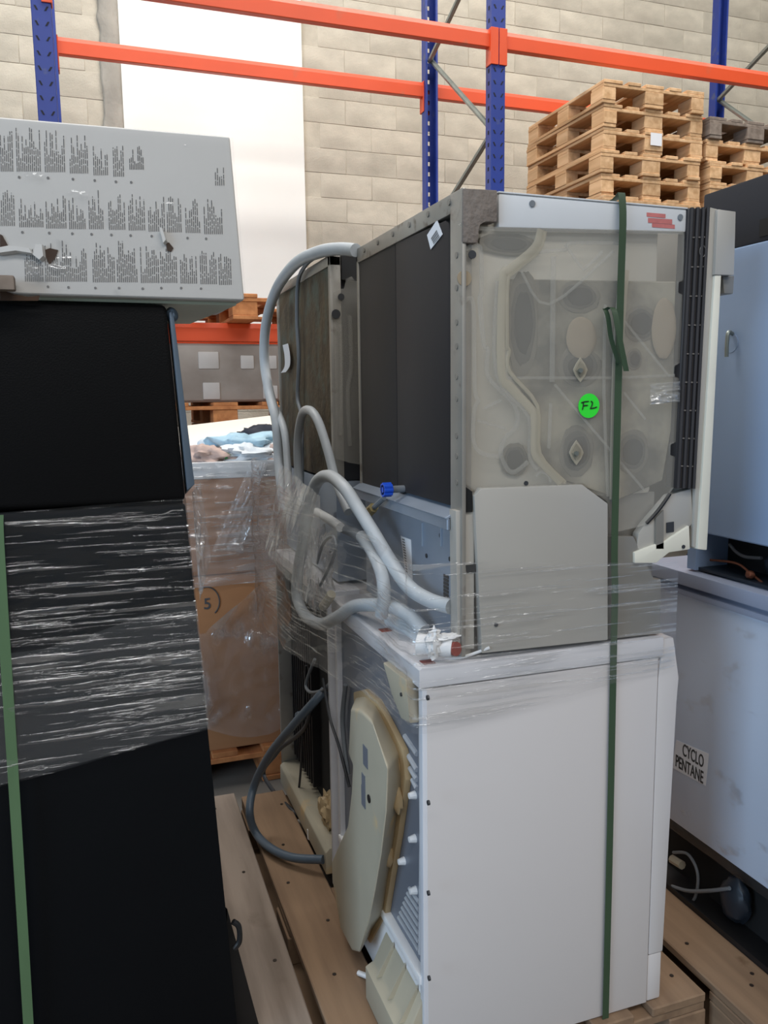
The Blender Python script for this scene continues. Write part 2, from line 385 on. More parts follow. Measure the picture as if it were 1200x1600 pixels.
# ------------------------------------------------------------------ pallets
def pallet_parts(L, W, n_top=5, t=0.022, wood='wood_pallet'):
    """list of (name, cx, cy, cz, sx, sy, sz); boards run along Y"""
    out = []
    ws = [0.145, 0.10, 0.145, 0.10, 0.145] if n_top == 5 else [W/n_top-0.02]*n_top
    gap = (W-sum(ws))/(len(ws)-1); x = -W/2
    for b in ws: out.append(('deck_board', x+b/2, 0, 0.133, b, L, t)); x += b+gap
    for cy in (-L/2+0.0725, 0, L/2-0.0725): out.append(('stringer_board', 0, cy, 0.111, W, 0.145, t))
    for bx, bw in ((-W/2+0.05, 0.10), (0, 0.145), (W/2-0.05, 0.10)):
        for cy in (-L/2+0.0725, 0, L/2-0.0725): out.append(('block', bx, cy, 0.061, bw, 0.145, 0.078))
        out.append(('base_board', bx, 0, 0.011, bw, L, t))
    return out
BOXMESH = {}
def box_mesh(sx, sy, sz, m):
    k = (round(sx, 4), round(sy, 4), round(sz, 4), m)
    if k not in BOXMESH:
        o = MB().box(-sx/2, sx/2, -sy/2, sy/2, -sz/2, sz/2).build('board', m, bevel=0.003, seg=1)
        BOXMESH[k] = o.data; bpy.data.objects.remove(o)
    return BOXMESH[k]
def pallet(loc, L, W, label, group=None, wood='wood_pallet', parts=True, rz=0.0, n_top=5):
    pp = pallet_parts(L, W, n_top)
    if not parts:
        k = ('whole', L, W, wood)
        if k not in BOXMESH:
            mb = MB()
            for (_, cx, cy, cz, sx, sy, sz) in pp: mb.box(cx-sx/2, cx+sx/2, cy-sy/2, cy+sy/2, cz-sz/2, cz+sz/2)
            o = mb.build('pallet', wood, smooth=0); BOXMESH[k] = o.data; bpy.data.objects.remove(o)
        o = bpy.data.objects.new('wooden_pallet', BOXMESH[k]); COL.objects.link(o); tag(o, label, 'pallet', group)
        o.location = loc; o.rotation_euler = (0, 0, rz); return o
    t = thing('wooden_pallet', label, 'pallet', loc, group); t.rotation_euler = (0, 0, rz)
    for (nm, cx, cy, cz, sx, sy, sz) in pp:
        o = bpy.data.objects.new(nm, box_mesh(sx, sy, sz, wood)); COL.objects.link(o); o.parent = t
        o.location = (cx+random.uniform(-.003, .003), cy+random.uniform(-.005, .005), cz)
    return t
ORD = ['topmost', 'second', 'third', 'fourth', 'fifth', 'sixth', 'seventh', 'eighth', 'ninth', 'tenth', 'eleventh']

# the appliance pallet, the fridge pallet on the left, the pallet on the right
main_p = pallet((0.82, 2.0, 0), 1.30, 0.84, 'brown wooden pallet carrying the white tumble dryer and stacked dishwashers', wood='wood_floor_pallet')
left_p = pallet((-0.02, 2.04, 0), 1.30, 0.80, 'greyish worn wooden pallet under the black fridge', wood='wood_grey', rz=R(-0.5))
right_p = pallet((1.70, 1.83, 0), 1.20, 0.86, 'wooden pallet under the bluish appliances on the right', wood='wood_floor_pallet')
for p_, pts in ((main_p, [(0.47, 2.3), (0.5, 1.9), (0.46, 1.7), (0.52, 2.55), (0.44, 2.1), (1.2, 1.42)]), (left_p, [(0.3, 2.6), (0.33, 2.2), (0.28, 1.95), (0.34, 1.8)]), (right_p, [(1.31, 1.5), (1.35, 1.33), (1.38, 1.36)])):
    for (x, y) in pts: MB().disc((x, y, 0.1445), (0, 0, 1), 0.005, 0.001, 8).build('nail', 'nail', p_)

# ------------------------------------------------------------------ pallet rack
def upright(x, y, label, zt=6.0, rear=False):
    t = thing('rack_upright', label, 'rack post', (x, y, 0), 'blue rack uprights')
    mb = MB()
    hw = 0.05
    MB().box(x-0.07, x+0.07, y-0.06, y+0.07, 0, 0.008).build('foot_plate', 'blue', t)
    if rear:                                        # channel open to the aisle, punched web behind
        mb.box(x-hw, x-hw+0.004, y-0.045, y+0.035, 0.008, zt); mb.box(x+hw-0.004, x+hw, y-0.045, y+0.035, 0.008, zt)
        mb.box(x-hw+0.004, x-hw+0.016, y-0.045, y-0.041, 0.008, zt); mb.box(x+hw-0.016, x+hw-0.004, y-0.045, y-0.041, 0.008, zt)
        mb.box(x-hw+0.004, x-0.013, y+0.031, y+0.035, 0.008, zt); mb.box(x+0.013, x+hw-0.004, y+0.031, y+0.035, 0.008, zt)
        z = 0.008
        while z < zt: mb.box(x-0.013, x+0.013, y+0.031, y+0.035, z, min(zt, z+0.045)); z += 0.075
        mb.build('post', 'blue', t, smooth=0)
        return t
    # channel section open towards the rack inside
    mb.prism([(x-hw, y-0.035, 0), (x+hw, y-0.035, 0), (x+hw, y+0.045, 0), (x+hw-0.012, y+0.045, 0), (x+hw-0.004, y-0.028, 0), (x-hw+0.004, y-0.028, 0), (x-hw+0.012, y+0.045, 0), (x-hw, y+0.045, 0)], (0, 0, zt))
    mb.build('post', 'blue', t, bevel=0.003, seg=1, smooth=0)
    s1 = MB(); n = 0
    z = 1.6
    while z < zt-0.1:
        for sx in (-0.026, 0.026):
            cx = x+sx; tl = 0.006 if sx > 0 else -0.006
            s1.prism([(cx-0.005-tl, y-0.0365, z), (cx+0.005-tl, y-0.0365, z), (cx+0.006+tl, y-0.0365, z+0.022), (cx-0.004+tl, y-0.0365, z+0.022)], (0, 0.003, 0))
        # side holes
        s1.prism([(x-hw-0.0012, y-0.008, z), (x-hw-0.0012, y+0.01, z), (x-hw-0.0012, y+0.01, z+0.024), (x-hw-0.0012, y-0.008, z+0.024)], (0.002, 0, 0))
        z += 0.075
    so = s1.build('slot', 'slot_dark', t, smooth=0); so['kind'] = 'stuff'
    return t
RX = [-0.141, 2.559, 5.26]; RF, RB = 5.0, 6.1
names = ['left of the white wall panel', 'in front of the pale block wall, beside the tall pallet stack', 'beyond the right edge']
upright(RX[0], RF, 'blue slotted rack post rising behind the white printed carton')
upright(RX[0], RB, 'blue slotted rear rack post behind the white printed carton', rear=True)
upright(RX[1], RF, 'blue slotted front rack post wearing the T-shaped orange beam joint')
upright(RX[1], RB, 'blue slotted rear rack post seen along its side holes, left of the front post', rear=True)
upright(RX[2], RB, 'blue rear rack post behind the lower pallet stack at right', rear=True)
upright(RX[2], RF, 'blue front rack post at the far right end of the rack')
ZR, ZF = P(677, 97, Y=RB-0.03).z, P(765, 207, Y=RF+0.03).z
def brace_set(x, label, dz=0.0):
    t = thing('rack_brace', label, 'brace', (x, (RF+RB)/2, 0.3))
    st = ZR-ZF; st = abs(st) if abs(st) > 0.2 else 0.6
    zs = [(ZR+dz+2*k*PB, 0) for k in range(-3, 2)]+[(ZF+dz+2*k*PB, 1) for k in range(-3, 3)]
    zs = sorted(z for z in zs if 0.2 < z[0] < 5.8)
    for (z0, s0), (z1, s1) in zip(zs, zs[1:]):
        if s0 == s1: continue
        MB().tube([(x+0.012*(1 if s0 else -1), RB-0.03 if s0 == 0 else RF+0.03, z0), (x+0.012*(1 if s0 else -1), RB-0.03 if s1 == 0 else RF+0.03, z1)], 0.019, 8, 0).build('brace_bar', 'galv', t)
    return t
PB = 0.62
brace_set(RX[1], 'grey zigzag steel bracing between the two middle blue posts')
brace_set(RX[2], 'grey diagonal steel bracing beside the right blue post')
def beam(x0, x1, y, zc, label, front):
    t = thing('rack_beam', label, 'beam', ((x0+x1)/2, y, zc), 'orange rack beams')
    h = 0.055; a, b = x0+0.05, x1-0.05
    prof = [(-0.025, -h), (0.025, -h), (0.025, h), (-0.012, h), (-0.025, h-0.03)]
    mb = MB(); mb.prism([(a, y+p, zc+q) for p, q in prof], (b-a, 0, 0)); mb.build('rail', 'orange', t, bevel=0.004, seg=1, smooth=0)
    ya, yb = (y-0.045, y-0.037) if front else (y+0.037, y+0.045)
    for xe, s in ((x0, 1), (x1, -1)):
        c = MB(); s0, s1 = sorted((xe+s*0.003, xe+s*0.053))
        c.box(s0, s1, ya, yb, zc-0.16, zc+0.06); c.box(*sorted((xe+s*0.050, xe+s*0.058)), min(ya, y-0.03), max(yb, y+0.03), zc-0.16, zc+0.06)
        c.build('end_connector', 'orange', t, bevel=0.002, seg=1, smooth=0)
    return t
for b in range(2):
    x0, x1 = RX[b], RX[b+1]; wd = 'left' if b == 0 else 'right'
    beam(x0, x1, RF, 3.75, 'upper front orange rack beam, '+('running left from the T-shaped joint' if b == 0 else 'running right from the T-shaped joint above the pallets'), True)
    beam(x0, x1, RB+0.015, 3.82, 'upper rear orange rack beam '+('crossing the white wall panel' if b == 0 else 'disappearing behind the tall pallet stack'), False)
    beam(x0, x1, RF, 1.895, 'lower front orange rack beam '+('seen between the black fridge and the hoses' if b == 0 else 'carrying the pallet stacks'), True)
    beam(x0, x1, RB, 1.895, 'lower rear orange rack beam '+('behind the hoses' if b == 0 else 'at the back of the pallet stacks'), False)

# pallets on the rack
ZB = 1.951
for k in range(11):
    n = 10-k
    pallet((3.66+random.uniform(-.012, .012), 5.33+random.uniform(-.012, .012), ZB+k*0.1442), 1.0, 0.80,
           'wooden pallet, %s from the top of the taller pallet stack' % ORD[n] if n else 'topmost wooden pallet of the taller pallet stack', 'pallets stacked on the rack', parts=n < 7, rz=R(random.uniform(-.6, .6)))
for k in range(10):
    n = 9-k
    pallet((4.52+random.uniform(-.012, .012), 5.33+random.uniform(-.012, .012), ZB+k*0.1442), 1.0, 0.80,
           'wooden pallet, %s from the top of the lower pallet stack at right' % ORD[n] if n else 'greyish topmost pallet of the lower pallet stack at right', 'pallets stacked on the rack', wood='wood_grey' if n == 0 else 'wood_pallet', parts=n < 5, rz=R(random.uniform(-.6, .6)))
c = P(1025, 218, Y=4.825)
tag(MB().box(c.x-0.045, c.x+0.045, c.y-0.004, c.y-0.001, c.z-0.04, c.z+0.04).build('paper_label', 'sticker_white', loc=c), 'small white paper label on a block of the taller pallet stack', 'label')
pallet((0.85, 5.35, ZB), 1.2, 1.0, 'orange-brown pallet lying on the lower rack beam behind the hoses', wood='wood_orange')
pallet((0.0, 5.35, ZB+0.0), 1.2, 0.66, 'orange-brown pallet on the lower rack beam behind the white carton', wood='wood_orange')

# wrapped goods under the lower beam, on a stack of pallets
for k in range(10):
    pallet((0.74, 5.50, k*0.1487), 1.2, 1.2, 'orange-brown pallet under the blurred wrapped goods, %s of its stack' % ORD[9-k], 'pallets under the wrapped goods', wood='wood_orange', parts=k == 9)
wg = thing('wrapped_goods', 'grey-brown film-wrapped goods below the lower orange beam', 'wrapped goods', (0.95, 5.5, 1.483))
MB().box(0.42, 1.48, 4.98, 6.0, 1.483, 1.83).build('load', 'wrapped_load', wg, bevel=0.03, seg=3)
for (x0, x1, z0, z1) in ((0.60, 0.72, 1.68, 1.78), (0.85, 0.93, 1.68, 1.76), (0.99, 1.07, 1.68, 1.76), (0.62, 0.72, 1.50, 1.60), (0.98, 1.07, 1.50, 1.58)):
    MB().box(x0, x1, 4.972, 4.985, z0, z1).build('pack', 'wrapped_pale', wg, bevel=0.006)

# white chest freezer, cartons and clothes in the gap
fz = thing('chest_freezer', 'white freezer top seen behind the clothes heap', 'freezer', (0.7, 3.9, 0))
MB().box(0.1, 1.3, 3.62, 4.35, 0, 1.27).build('body', 'freezer_white', fz, bevel=0.01)
a, b_ = P(296, 664, Y=4.25), P(430, 648, Y=4.25)
sl = (b_.z-a.z)/(b_.x-a.x)
def zf(x): return a.z+(x-a.x)*sl
MB().hexa([(0.1, 3.6, zf(0.1)-0.16), (1.3, 3.6, zf(1.3)-0.16), (1.3, 4.25, zf(1.3)-0.05), (0.1, 4.25, zf(0.1)-0.05),
           (0.1, 3.6, zf(0.1)-0.11), (1.3, 3.6, zf(1.3)-0.11), (1.3, 4.25, zf(1.3)), (0.1, 4.25, zf(0.1))]).build('lid', 'freezer_white', fz, bevel=0.006)

CY = 3.05
pallet((0.62, 3.31, 0), 0.56, 1.0, 'wooden pallet under the film-wrapped brown cartons', wood='wood_orange')
lower = thing('cardboard_carton', 'brown cardboard carton with a round printed mark', 'carton', (0.62, 3.45, 0.1445))
MB().box(0.15, 1.10, CY+0.01, 3.57, 0.1445, 0.84).build('box', 'cardboard', lower, bevel=0.004)
arc = [P(323+20*math.cos(R(t)), 940+23*math.sin(R(t)), Y=CY+0.008) for t in range(-130, 60, 12)]
MB().tube(arc, 0.0025, 6, 0).build('printed_ring', 'ink', lower)
text_mesh('5', 0.06, 'printed_digit', 'ink', lower, P(318, 952, Y=CY+0.008), (1, 0, 0), (0, 0, 1))
upper = thing('cardboard_carton', 'brown carton wrapped in shiny film, clothes heaped on top', 'carton', (0.62, 3.45, 0.842))
MB().box(0.13, 1.10, CY, 3.57, 0.842, 1.262).build('box', 'cardboard', upper, bevel=0.006)
MB().box(0.13, 1.10, CY-0.006, CY+0.3, 1.205, 1.266).build('white_rim', 'white_plastic', upper, bevel=0.004)
# clothes
def garment(name, px_, py_, Y, rx, ry, rz, m, label, seed, amp=0.5):
    c = P(px_, py_, Y=Y)
    mb = MB().blob((0, 0, 0), rx, ry, rz, amp, 2.6, seed, 36, 18)
    o = mb.build(name, m, smooth=80); o.location = c
    tag(o, label, 'clothing', 'heap of clothes on the carton'); return o
garment('folded_towel', 388, 700, 3.28, 0.17, 0.15, 0.058, 'cloth_blue', 'light blue towel crumpled on top of the clothes heap', 1)
garment('white_cloth', 392, 713, 3.15, 0.15, 0.09, 0.045, 'cloth_white', 'white cloth bundled at the front of the clothes heap', 5)
garment('beige_garment', 326, 715, 3.16, 0.12, 0.09, 0.042, 'cloth_pink', 'beige pink garment at the left of the clothes heap', 9)
garment('navy_garment', 418, 692, 3.42, 0.15, 0.12, 0.07, 'cloth_navy', 'dark navy garment behind the light blue towel', 13, 0.3)
garment('pale_garment', 350, 706, 3.36, 0.15, 0.12, 0.05, 'cloth_white', 'pale blue-white garment at the back left of the clothes heap', 21)
garment('beige_sock', 426, 712, 3.14, 0.06, 0.07, 0.04, 'cloth_pink', 'small beige cloth at the right end of the clothes heap', 30)
garment('green_scrap', 352, 713, 3.12, 0.022, 0.03, 0.012, 'cloth_green', 'tiny green scrap in the clothes heap', 33)
# film on the cartons
def sheet_mesh(fn, nu, nv, name, m, label, cat='stretch film', loc=(0, 0, 0)):
    o = MB().grid(fn, nu, nv).build(name, m, loc=loc, smooth=60); return tag(o, label, cat)
def f_card(u, v):
    x = 0.12+u*0.99; z = 0.80+v*0.47
    return (x, CY-0.012-0.012*noise.noise(Vector((x*7, 1, z*40)))-0.01*noise.noise(Vector((x*18, 4, z*9))), z)
sheet_mesh(f_card, 60, 60, 'stretch_film', 'film_card', 'shiny stretch film band around the upper brown carton')
def f_card2(u, v):
    x = 0.12+u*0.72; top = 0.62+0.26*max(0, (x-0.35)/0.36)**0.8; bot = 0.24+0.05*math.sin(x*9)
    z = bot+(top-bot)*v
    return (x, CY-0.02-0.03*noise.noise(Vector((x*6, 2, z*7)))-0.012*noise.noise(Vector((x*20, 7, z*22))), z)
sheet_mesh(f_card2, 50, 50, 'loose_film', 'film_loose', 'crumpled loose film hanging over the lower brown carton')
def f_wisp(u, v):
    A, B, C_, D_ = P(392, 722, Y=CY-0.03), P(418, 722, Y=CY-0.03), P(380, 860, Y=CY-0.06), P(330, 862, Y=CY-0.06)
    p = A.lerp(B, u).lerp(D_.lerp(C_, u), v)
    return p+Vector((0, -0.03*noise.noise(Vector((u*5, v*7, 3)))-0.02*noise.noise(Vector((u*14, v*6, 8))), 0))
sheet_mesh(f_wisp, 30, 40, 'film_tail', 'film_loose', 'bright crumpled tail of film on the upper carton front')

# ------------------------------------------------------------------ front tumble dryer
DY0, DY1 = 1.366, 1.966
dr = thing('tumble_dryer', 'white tumble dryer at the bottom front of the stack, cream fan cover on its back', 'dryer', (0.85, 1.666, 0.1445))
MB().box(0.572, 1.10, DY0+0.006, DY1-0.004, 0.16, 0.945).build('body', 'white_enamel', dr, bevel=0.004)
MB().box(0.562, 1.088, DY0, DY0+0.006, 0.148, 0.946).build('side_panel', 'white_enamel', dr, bevel=0.0015)
MB().box(0.553, 0.572, DY0+0.001, DY0+0.02, 0.148, 0.946).build('flange', 'white_flange', dr, bevel=0.002)
MB().box(0.553, 0.572, DY1-0.02, DY1, 0.148, 0.946).build('flange', 'white_flange', dr, bevel=0.002)
MB().prism([(1.0895, DY0, 0.262), (1.128, DY0, 0.262), (1.140, DY0, 0.84), (1.143, DY0, 0.895), (1.125, DY0, 0.985), (1.100, DY0, 0.985), (1.0895, DY0, 0.9)], (0, 0.6, 0)).build('front_panel', 'white_enamel', dr, bevel=0.004)
MB().box(1.0895, 1.126, DY0+0.002, DY1, 0.148, 0.2605).build('kick_plate', 'white_enamel', dr, bevel=0.004)
wt = MB().prism([(0.546, 0, 0.950), (1.098, 0, 0.947), (1.098, 0, 0.990), (0.552, 0, 0.990), (0.546, 0, 0.986)], (0, 0.606, 0))
for v in wt.v: v.y += DY0-0.003
wt.build('worktop', 'white_worktop', dr, bevel=0.003)
for (x, y) in ((602, 984), (668, 1034)):
    q = P(x, y, Z=0.991); MB().box(q.x-0.012, q.x+0.012, q.y-0.012, q.y+0.012, 0.990, 0.9912).build('red_mark', 'red_rust', dr)
back = MB().box(0.566, 0.571, DY0+0.02, DY1-0.02, 0.34, 0.945).build('back_panel', 'grey_back', dr)
for (x0, y0, x1, y1) in ((633, 1150, 652, 1178), (637, 1178, 652, 1203), (641, 1200, 652, 1218), (645, 1218, 652, 1232)):
    MB().tube([P(x0, y0, X=0.565), P(x1, y1, X=0.565)], 0.006, 8, 0).build('louvre', 'louvre', back)
for k in range(7):
    x0, y0 = 640-k*2.8, 1388+k*7.5; x1, y1 = 655, 1410+k*12.5
    MB().tube([P(x0, y0, X=0.565), P(x1, y1, X=0.565)], 0.0045, 8, 0).build('louvre', 'louvre', back)
MB().tube([P(658, 1148, X=0.564), P(659, 1300, X=0.564), P(657, 1490, X=0.564)], 0.005, 8, 0).build('pressed_rib', 'louvre', back)
for (x, y) in ((649, 1242), (649, 1310), (650, 1391), (632, 1345), (658, 1523)):
    q = P(x, y, X=0.566); MB().disc(q, (-1, 0, 0), 0.009, 0.014, 10, 0.006).build('white_clip', 'white_plastic', back)
for (x, y) in ((670, 1090), (671, 1254), (671, 1395), (672, 1528)):
    q = P(x, y, X=0.553); MB().disc(q, (-1, 0, 0), 0.005, 0.004, 8).build('screw', 'cable_dark', dr)
# cream fan cover: lofted from the back panel to its outer face
outer = [(548, 1107), (566, 1112), (582, 1128), (606, 1202), (603, 1270), (595, 1337), (586, 1390), (576, 1440), (562, 1490), (550, 1487), (531, 1450), (519, 1375), (518, 1345), (528, 1322), (543, 1290), (549, 1240), (551, 1195), (545, 1180)]
inner = [(556, 1087), (572, 1082), (590, 1098), (628, 1172), (632, 1217), (621, 1300), (610, 1370), (602, 1424), (580, 1488), (572, 1494), (560, 1470), (548, 1400), (545, 1345), (552, 1322), (562, 1290), (566, 1240), (566, 1195), (560, 1180)]
def zc_(p): return Vector((p.x, p.y, max(p.z, 0.20)))
fc = MB().loft([P(x, y, X=0.505) for x, y in outer], [zc_(P(x, y, X=0.5655)) for x, y in inner]).build('fan_cover', 'cream_plastic', dr, bevel=0.008, seg=3, smooth=50)
_c = sum((P(x, y, X=0.5655) for x, y in inner), Vector((0, 0, 0)))/len(inner)
_fl = []
for x, y in inner:
    p = zc_(P(x, y, X=0.557)); _fl.append(Vector((0.552, _c.y+(p.y-_c.y)*1.07, max(0.19, _c.z+(p.z-_c.z)*1.025))))
MB().prism(_fl, (0.014, 0, 0)).build('cover_flange', 'cream_tan', fc, bevel=0.003)
for k, (x, y, w_, h_) in enumerate(((571, 1182, 0.030, 0.045), (568, 1220, 0.022, 0.030), (568, 1245, 0.026, 0.045))):
    q = P(x, y, X=0.5045)
    MB().box(q.x-0.001, q.x+0.003, q.y-w_/2, q.y+w_/2, q.z-h_/2, q.z+h_/2).build('vent_hole', 'grey_back', fc)
q = P(577, 1248, X=0.5045); MB().disc(q, (-1, 0, 0), 0.009, 0.002, 14).build('round_hole', 'black_plastic', fc)
for k in range(4):
    x, y = ((618, 1200), (622, 1250), (607, 1335), (588, 1410))[k]
    q = P(x, y, X=0.545); MB().blob(q, 0.012, 0.012, 0.03, 0.2, 2, k, 12, 8).build('moulded_lug', 'cream_tan', fc)
# terminal cover under the worktop corner
tc_ = MB().loft([P(x, y, X=0.530) for x, y in ((598, 1035), (634, 1063), (640, 1131), (626, 1122), (612, 1085))],
                [P(x, y, X=0.566) for x, y in ((615, 1030), (658, 1062), (662, 1128), (648, 1130), (630, 1085))]).build('terminal_cover', 'cream_plastic', dr, bevel=0.004)
q = P(628, 1085, X=0.5305); MB().disc(q, (-1, 0, 0), 0.004, 0.003, 8).build('screw', 'cable_dark', tc_)
# base moulding
bmold = MB()
bmold.box(0.548, 0.575, DY0+0.012, DY1-0.01, 0.326, 0.346)
bmold.box(0.556, 0.575, DY0+0.012, DY1-0.01, 0.15, 0.33)
bmold.build('base_moulding', 'white_plastic', dr, bevel=0.004)
MB().prism([(0.505, 1.60, 0.146), (0.505, 1.60, 0.225), (0.525, 1.60, 0.235), (0.556, 1.60, 0.30), (0.556, 1.60, 0.146)], (0, -0.225, 0)).build('drain_housing', 'cream_plastic', dr, bevel=0.004)
for k in range(3):
    y = 1.40+k*0.07
    MB().prism([(0.512, y, 0.236), (0.553, y, 0.236), (0.553, y, 0.31)], (0, 0.004, 0)).build('rib', 'cream_plastic', dr)
# strand of foam under the cover
MB().tube([P(560, 1520, Z=0.15), P(575, 1526, Z=0.155), P(590, 1533, Z=0.15)], 0.006, 7).build('clip_strap', 'white_plastic', dr)

# ------------------------------------------------------------------ rear appliance under the second dishwasher
ra = thing('open_backed_appliance', 'appliance with dark open back and cream base strip, behind the dryer', 'appliance', (0.85, 2.37, 0.1445))
MB().box(0.64, 1.13, 2.04, 2.70, 0.16, 0.985).build('body', 'white_enamel', ra, bevel=0.004)
MB().box(0.62, 0.64, 2.05, 2.69, 0.2, 0.95).build('recess', 'black_void', ra)
MB().box(0.555, 0.645, 2.035, 2.05, 0.148, 0.985).build('side_flange', 'white_flange', ra, bevel=0.002)
MB().box(0.555, 0.645, 2.69, 2.702, 0.148, 0.985).build('side_flange', 'frame_steel', ra, bevel=0.002)
MB().box(0.555, 0.645, 2.04, 2.70, 0.95, 0.987).build('top_rail', 'white_worktop', ra, bevel=0.003)
for k in range(10):
    y = 2.40+k*0.029
    MB().box(0.595, 0.622, y, y+0.010, 0.26, 0.95).build('fin', 'fin', ra)
cs = MB().prism([(0.548, 2.09, 0.150), (0.548, 2.09, 0.215), (0.560, 2.09, 0.228), (0.63, 2.09, 0.228), (0.63, 2.09, 0.150)], (0, 0.605, 0)).build('base_strip', 'cream_plastic', ra, bevel=0.004)
MB().disc((0.56, 2.30, 0.148), (0, 0, 1), 0.014, 0.03, 12).build('foot', 'white_plastic', ra)
MB().blob((0.60, 2.22, 0.27), 0.03, 0.06, 0.05, 0.4, 3, 3).build('pump', 'cream_tan', ra)
q = P(467, 1118, X=0.57); MB().blob(q, 0.014, 0.014, 0.014, 0.05, 1, 1, 12, 8).build('bolt_cap', 'hose_dark', ra)

# ------------------------------------------------------------------ front dishwasher
CX0, CY0, CY1, CZ1 = 0.638, 1.366, 1.985, 1.858
dw = thing('dishwasher', 'front dishwasher with translucent side water jacket and a green FL sticker', 'dishwasher', (0.87, 1.67, 0.992))
MB().box(0.660, 1.075, 1.392, 1.968, 1.29, 1.845).build('tub', 'tub_steel', dw, bevel=0.01)
Q = lambda x, y, Y=CY0: P(700+x/2.4, 280+y/2.4, Y=Y)      # a point read off the side face
# bitumen pads on the tub wall, seen through the jacket
def pad(poly, name='bitumen_pad', m='bitumen_pad', Y=1.3915, t=0.004):
    return MB().prism([Q(x, y, Y) for x, y in poly], (0, -t, 0)).build(name, m, dw, bevel=0.002, seg=1)
pad([(225, 375), (850, 385), (840, 900), (800, 1130), (640, 1200), (430, 1130), (330, 1020), (330, 860), (225, 730)])
mat('pad_pale', (118, 113, 101), 0.85, var=0.2); mat('pad_mid', (88, 85, 78), 0.85, var=0.2)
dk = mat('pad_dark', (58, 57, 54), 0.85, var=0.3, scale=(10, 10, 10))
for poly in ([(225, 380), (330, 385), (325, 520), (300, 700), (230, 720)], [(435, 385), (570, 400), (560, 480), (480, 490), (430, 450)],
             [(665, 490), (760, 480), (775, 560), (740, 600), (680, 580)], [(640, 980), (700, 950), (750, 980), (740, 1060), (680, 1095), (640, 1070)],
             [(430, 640), (560, 640), (570, 760), (430, 770)], [(430, 940), (540, 940), (540, 1100), (430, 1100)], [(670, 650), (720, 640), (720, 700), (690, 710)],
             [(200, 1020), (260, 1000), (290, 1040), (280, 1090), (220, 1110)], [(130, 230), (330, 210), (300, 260), (150, 270)], [(240, 95), (330, 95), (320, 130), (250, 130)]):
    pts_ = [Q(x, y, 1.385) for x, y in poly]
    c_ = sum(pts_, Vector((0, 0, 0)))/len(pts_)
    rx_ = (max(p.x for p in pts_)-min(p.x for p in pts_))/2; rz_ = (max(p.z for p in pts_)-min(p.z for p in pts_))/2
    for n_, (k_, m_) in enumerate(((1.15, 'pad_pale'), (0.92, 'pad_mid'), (0.68, 'pad_dark'))):
        MB().blob((c_.x, 1.3868-0.0012*n_, c_.z), rx_*k_, 0.0018, rz_*k_, 0.12, 1.5, 3+n_*0.2+c_.x*9, 24, 10).build('dark_pad', m_, dw)
MB().blob(Q(500, 595, 1.384), 0.034, 0.004, 0.040, 0.05, 2, 1, 18, 10).build('foam_disc', 'brown_foam', dw)
MB().blob(Q(810, 560, 1.384), 0.03, 0.004, 0.06, 0.05, 2, 1, 18, 10).build('foam_disc', 'brown_foam', dw)
# the translucent moulded jacket
jk_poly = [(52, 255), (118, 245), (130, 190), (195, 180), (890, 195), (886, 380), (868, 385), (866, 425), (882, 432), (875, 690), (852, 700), (850, 740), (872, 746), (865, 985), (838, 995), (836, 1035), (860, 1042), (852, 1155), (740, 1300), (620, 1328), (600, 1210), (505, 1143), (110, 1175), (50, 1135)]
jk = MB().prism([Q(x, y, 1.370) for x, y in jk_poly], (0, 0.006, 0)).build('water_jacket', 'jacket', dw, bevel=0.002, seg=1)
def rib(pts, r, name='channel', m='jacket_rib', flat=0.3):
    mb = MB().tube([Q(x, y, 1.3695) for x, y in pts], r, 8, 4)
    for v in mb.v: v.y = 1.3695+(v.y-1.3695)*flat
    return mb.build(name, m, jk)
rib([(350, 190), (325, 260), (230, 340), (205, 380), (200, 720), (235, 780), (310, 860), (325, 900), (325, 1020), (360, 1070), (425, 1138)], 0.009, flat=0.25)
rib([(365, 195), (340, 270), (245, 350), (224, 390), (222, 620), (230, 640), (230, 720), (335, 850), (345, 1030), (440, 1138)], 0.004)
rib([(185, 380), (180, 730), (300, 890), (305, 1040), (335, 1090)], 0.004, 'ridge', 'jacket_ridge')
rib([(60, 265), (120, 255), (125, 420), (120, 455), (135, 620), (150, 640), (150, 740), (235, 830), (260, 880), (255, 930), (210, 980), (200, 1040), (240, 1100), (300, 1060)], 0.0045, 'ridge', 'jacket_ridge')
rib([(62, 460), (95, 470), (100, 780), (115, 830), (100, 860), (95, 980), (130, 1030), (200, 1040)], 0.0045, 'ridge', 'jacket_ridge')
rib([(135, 860), (200, 830)], 0.003, 'ridge', 'jacket_ridge')
rib([(110, 905), (215, 935)], 0.003, 'ridge', 'jacket_ridge')
rib([(275, 345), (380, 470), (620, 270)], 0.003, 'ridge', 'jacket_ridge')
rib([(440, 245), (500, 330), (520, 330), (580, 270)], 0.0035, 'ridge', 'jacket_ridge')
rib([(300, 275), (440, 265), (460, 240), (640, 240)], 0.0035, 'ridge', 'jacket_ridge')
rib([(400, 770), (735, 1165)], 0.003, 'ridge', 'jacket_ridge')
rib([(660, 530), (830, 740)], 0.003, 'ridge', 'jacket_ridge')
rib([(660, 800), (740, 900)], 0.003, 'ridge', 'jacket_ridge')
rib([(395, 290), (390, 760)], 0.006, 'ridge', 'jacket_ridge')
rib([(385, 840), (378, 1010)], 0.004, 'ridge', 'jacket_ridge')
rib([(660, 340), (635, 700), (625, 1200)], 0.012, 'channel', 'jacket_rib', 0.25)
rib([(590, 470), (585, 800), (600, 1190)], 0.004, 'ridge', 'jacket_ridge')
rib([(330, 1115), (345, 1100), (375, 1110), (385, 1135)], 0.003, 'ridge', 'jacket_ridge')
rib([(60, 160), (130, 185), (880, 200)], 0.004, 'ridge', 'jacket_ridge')
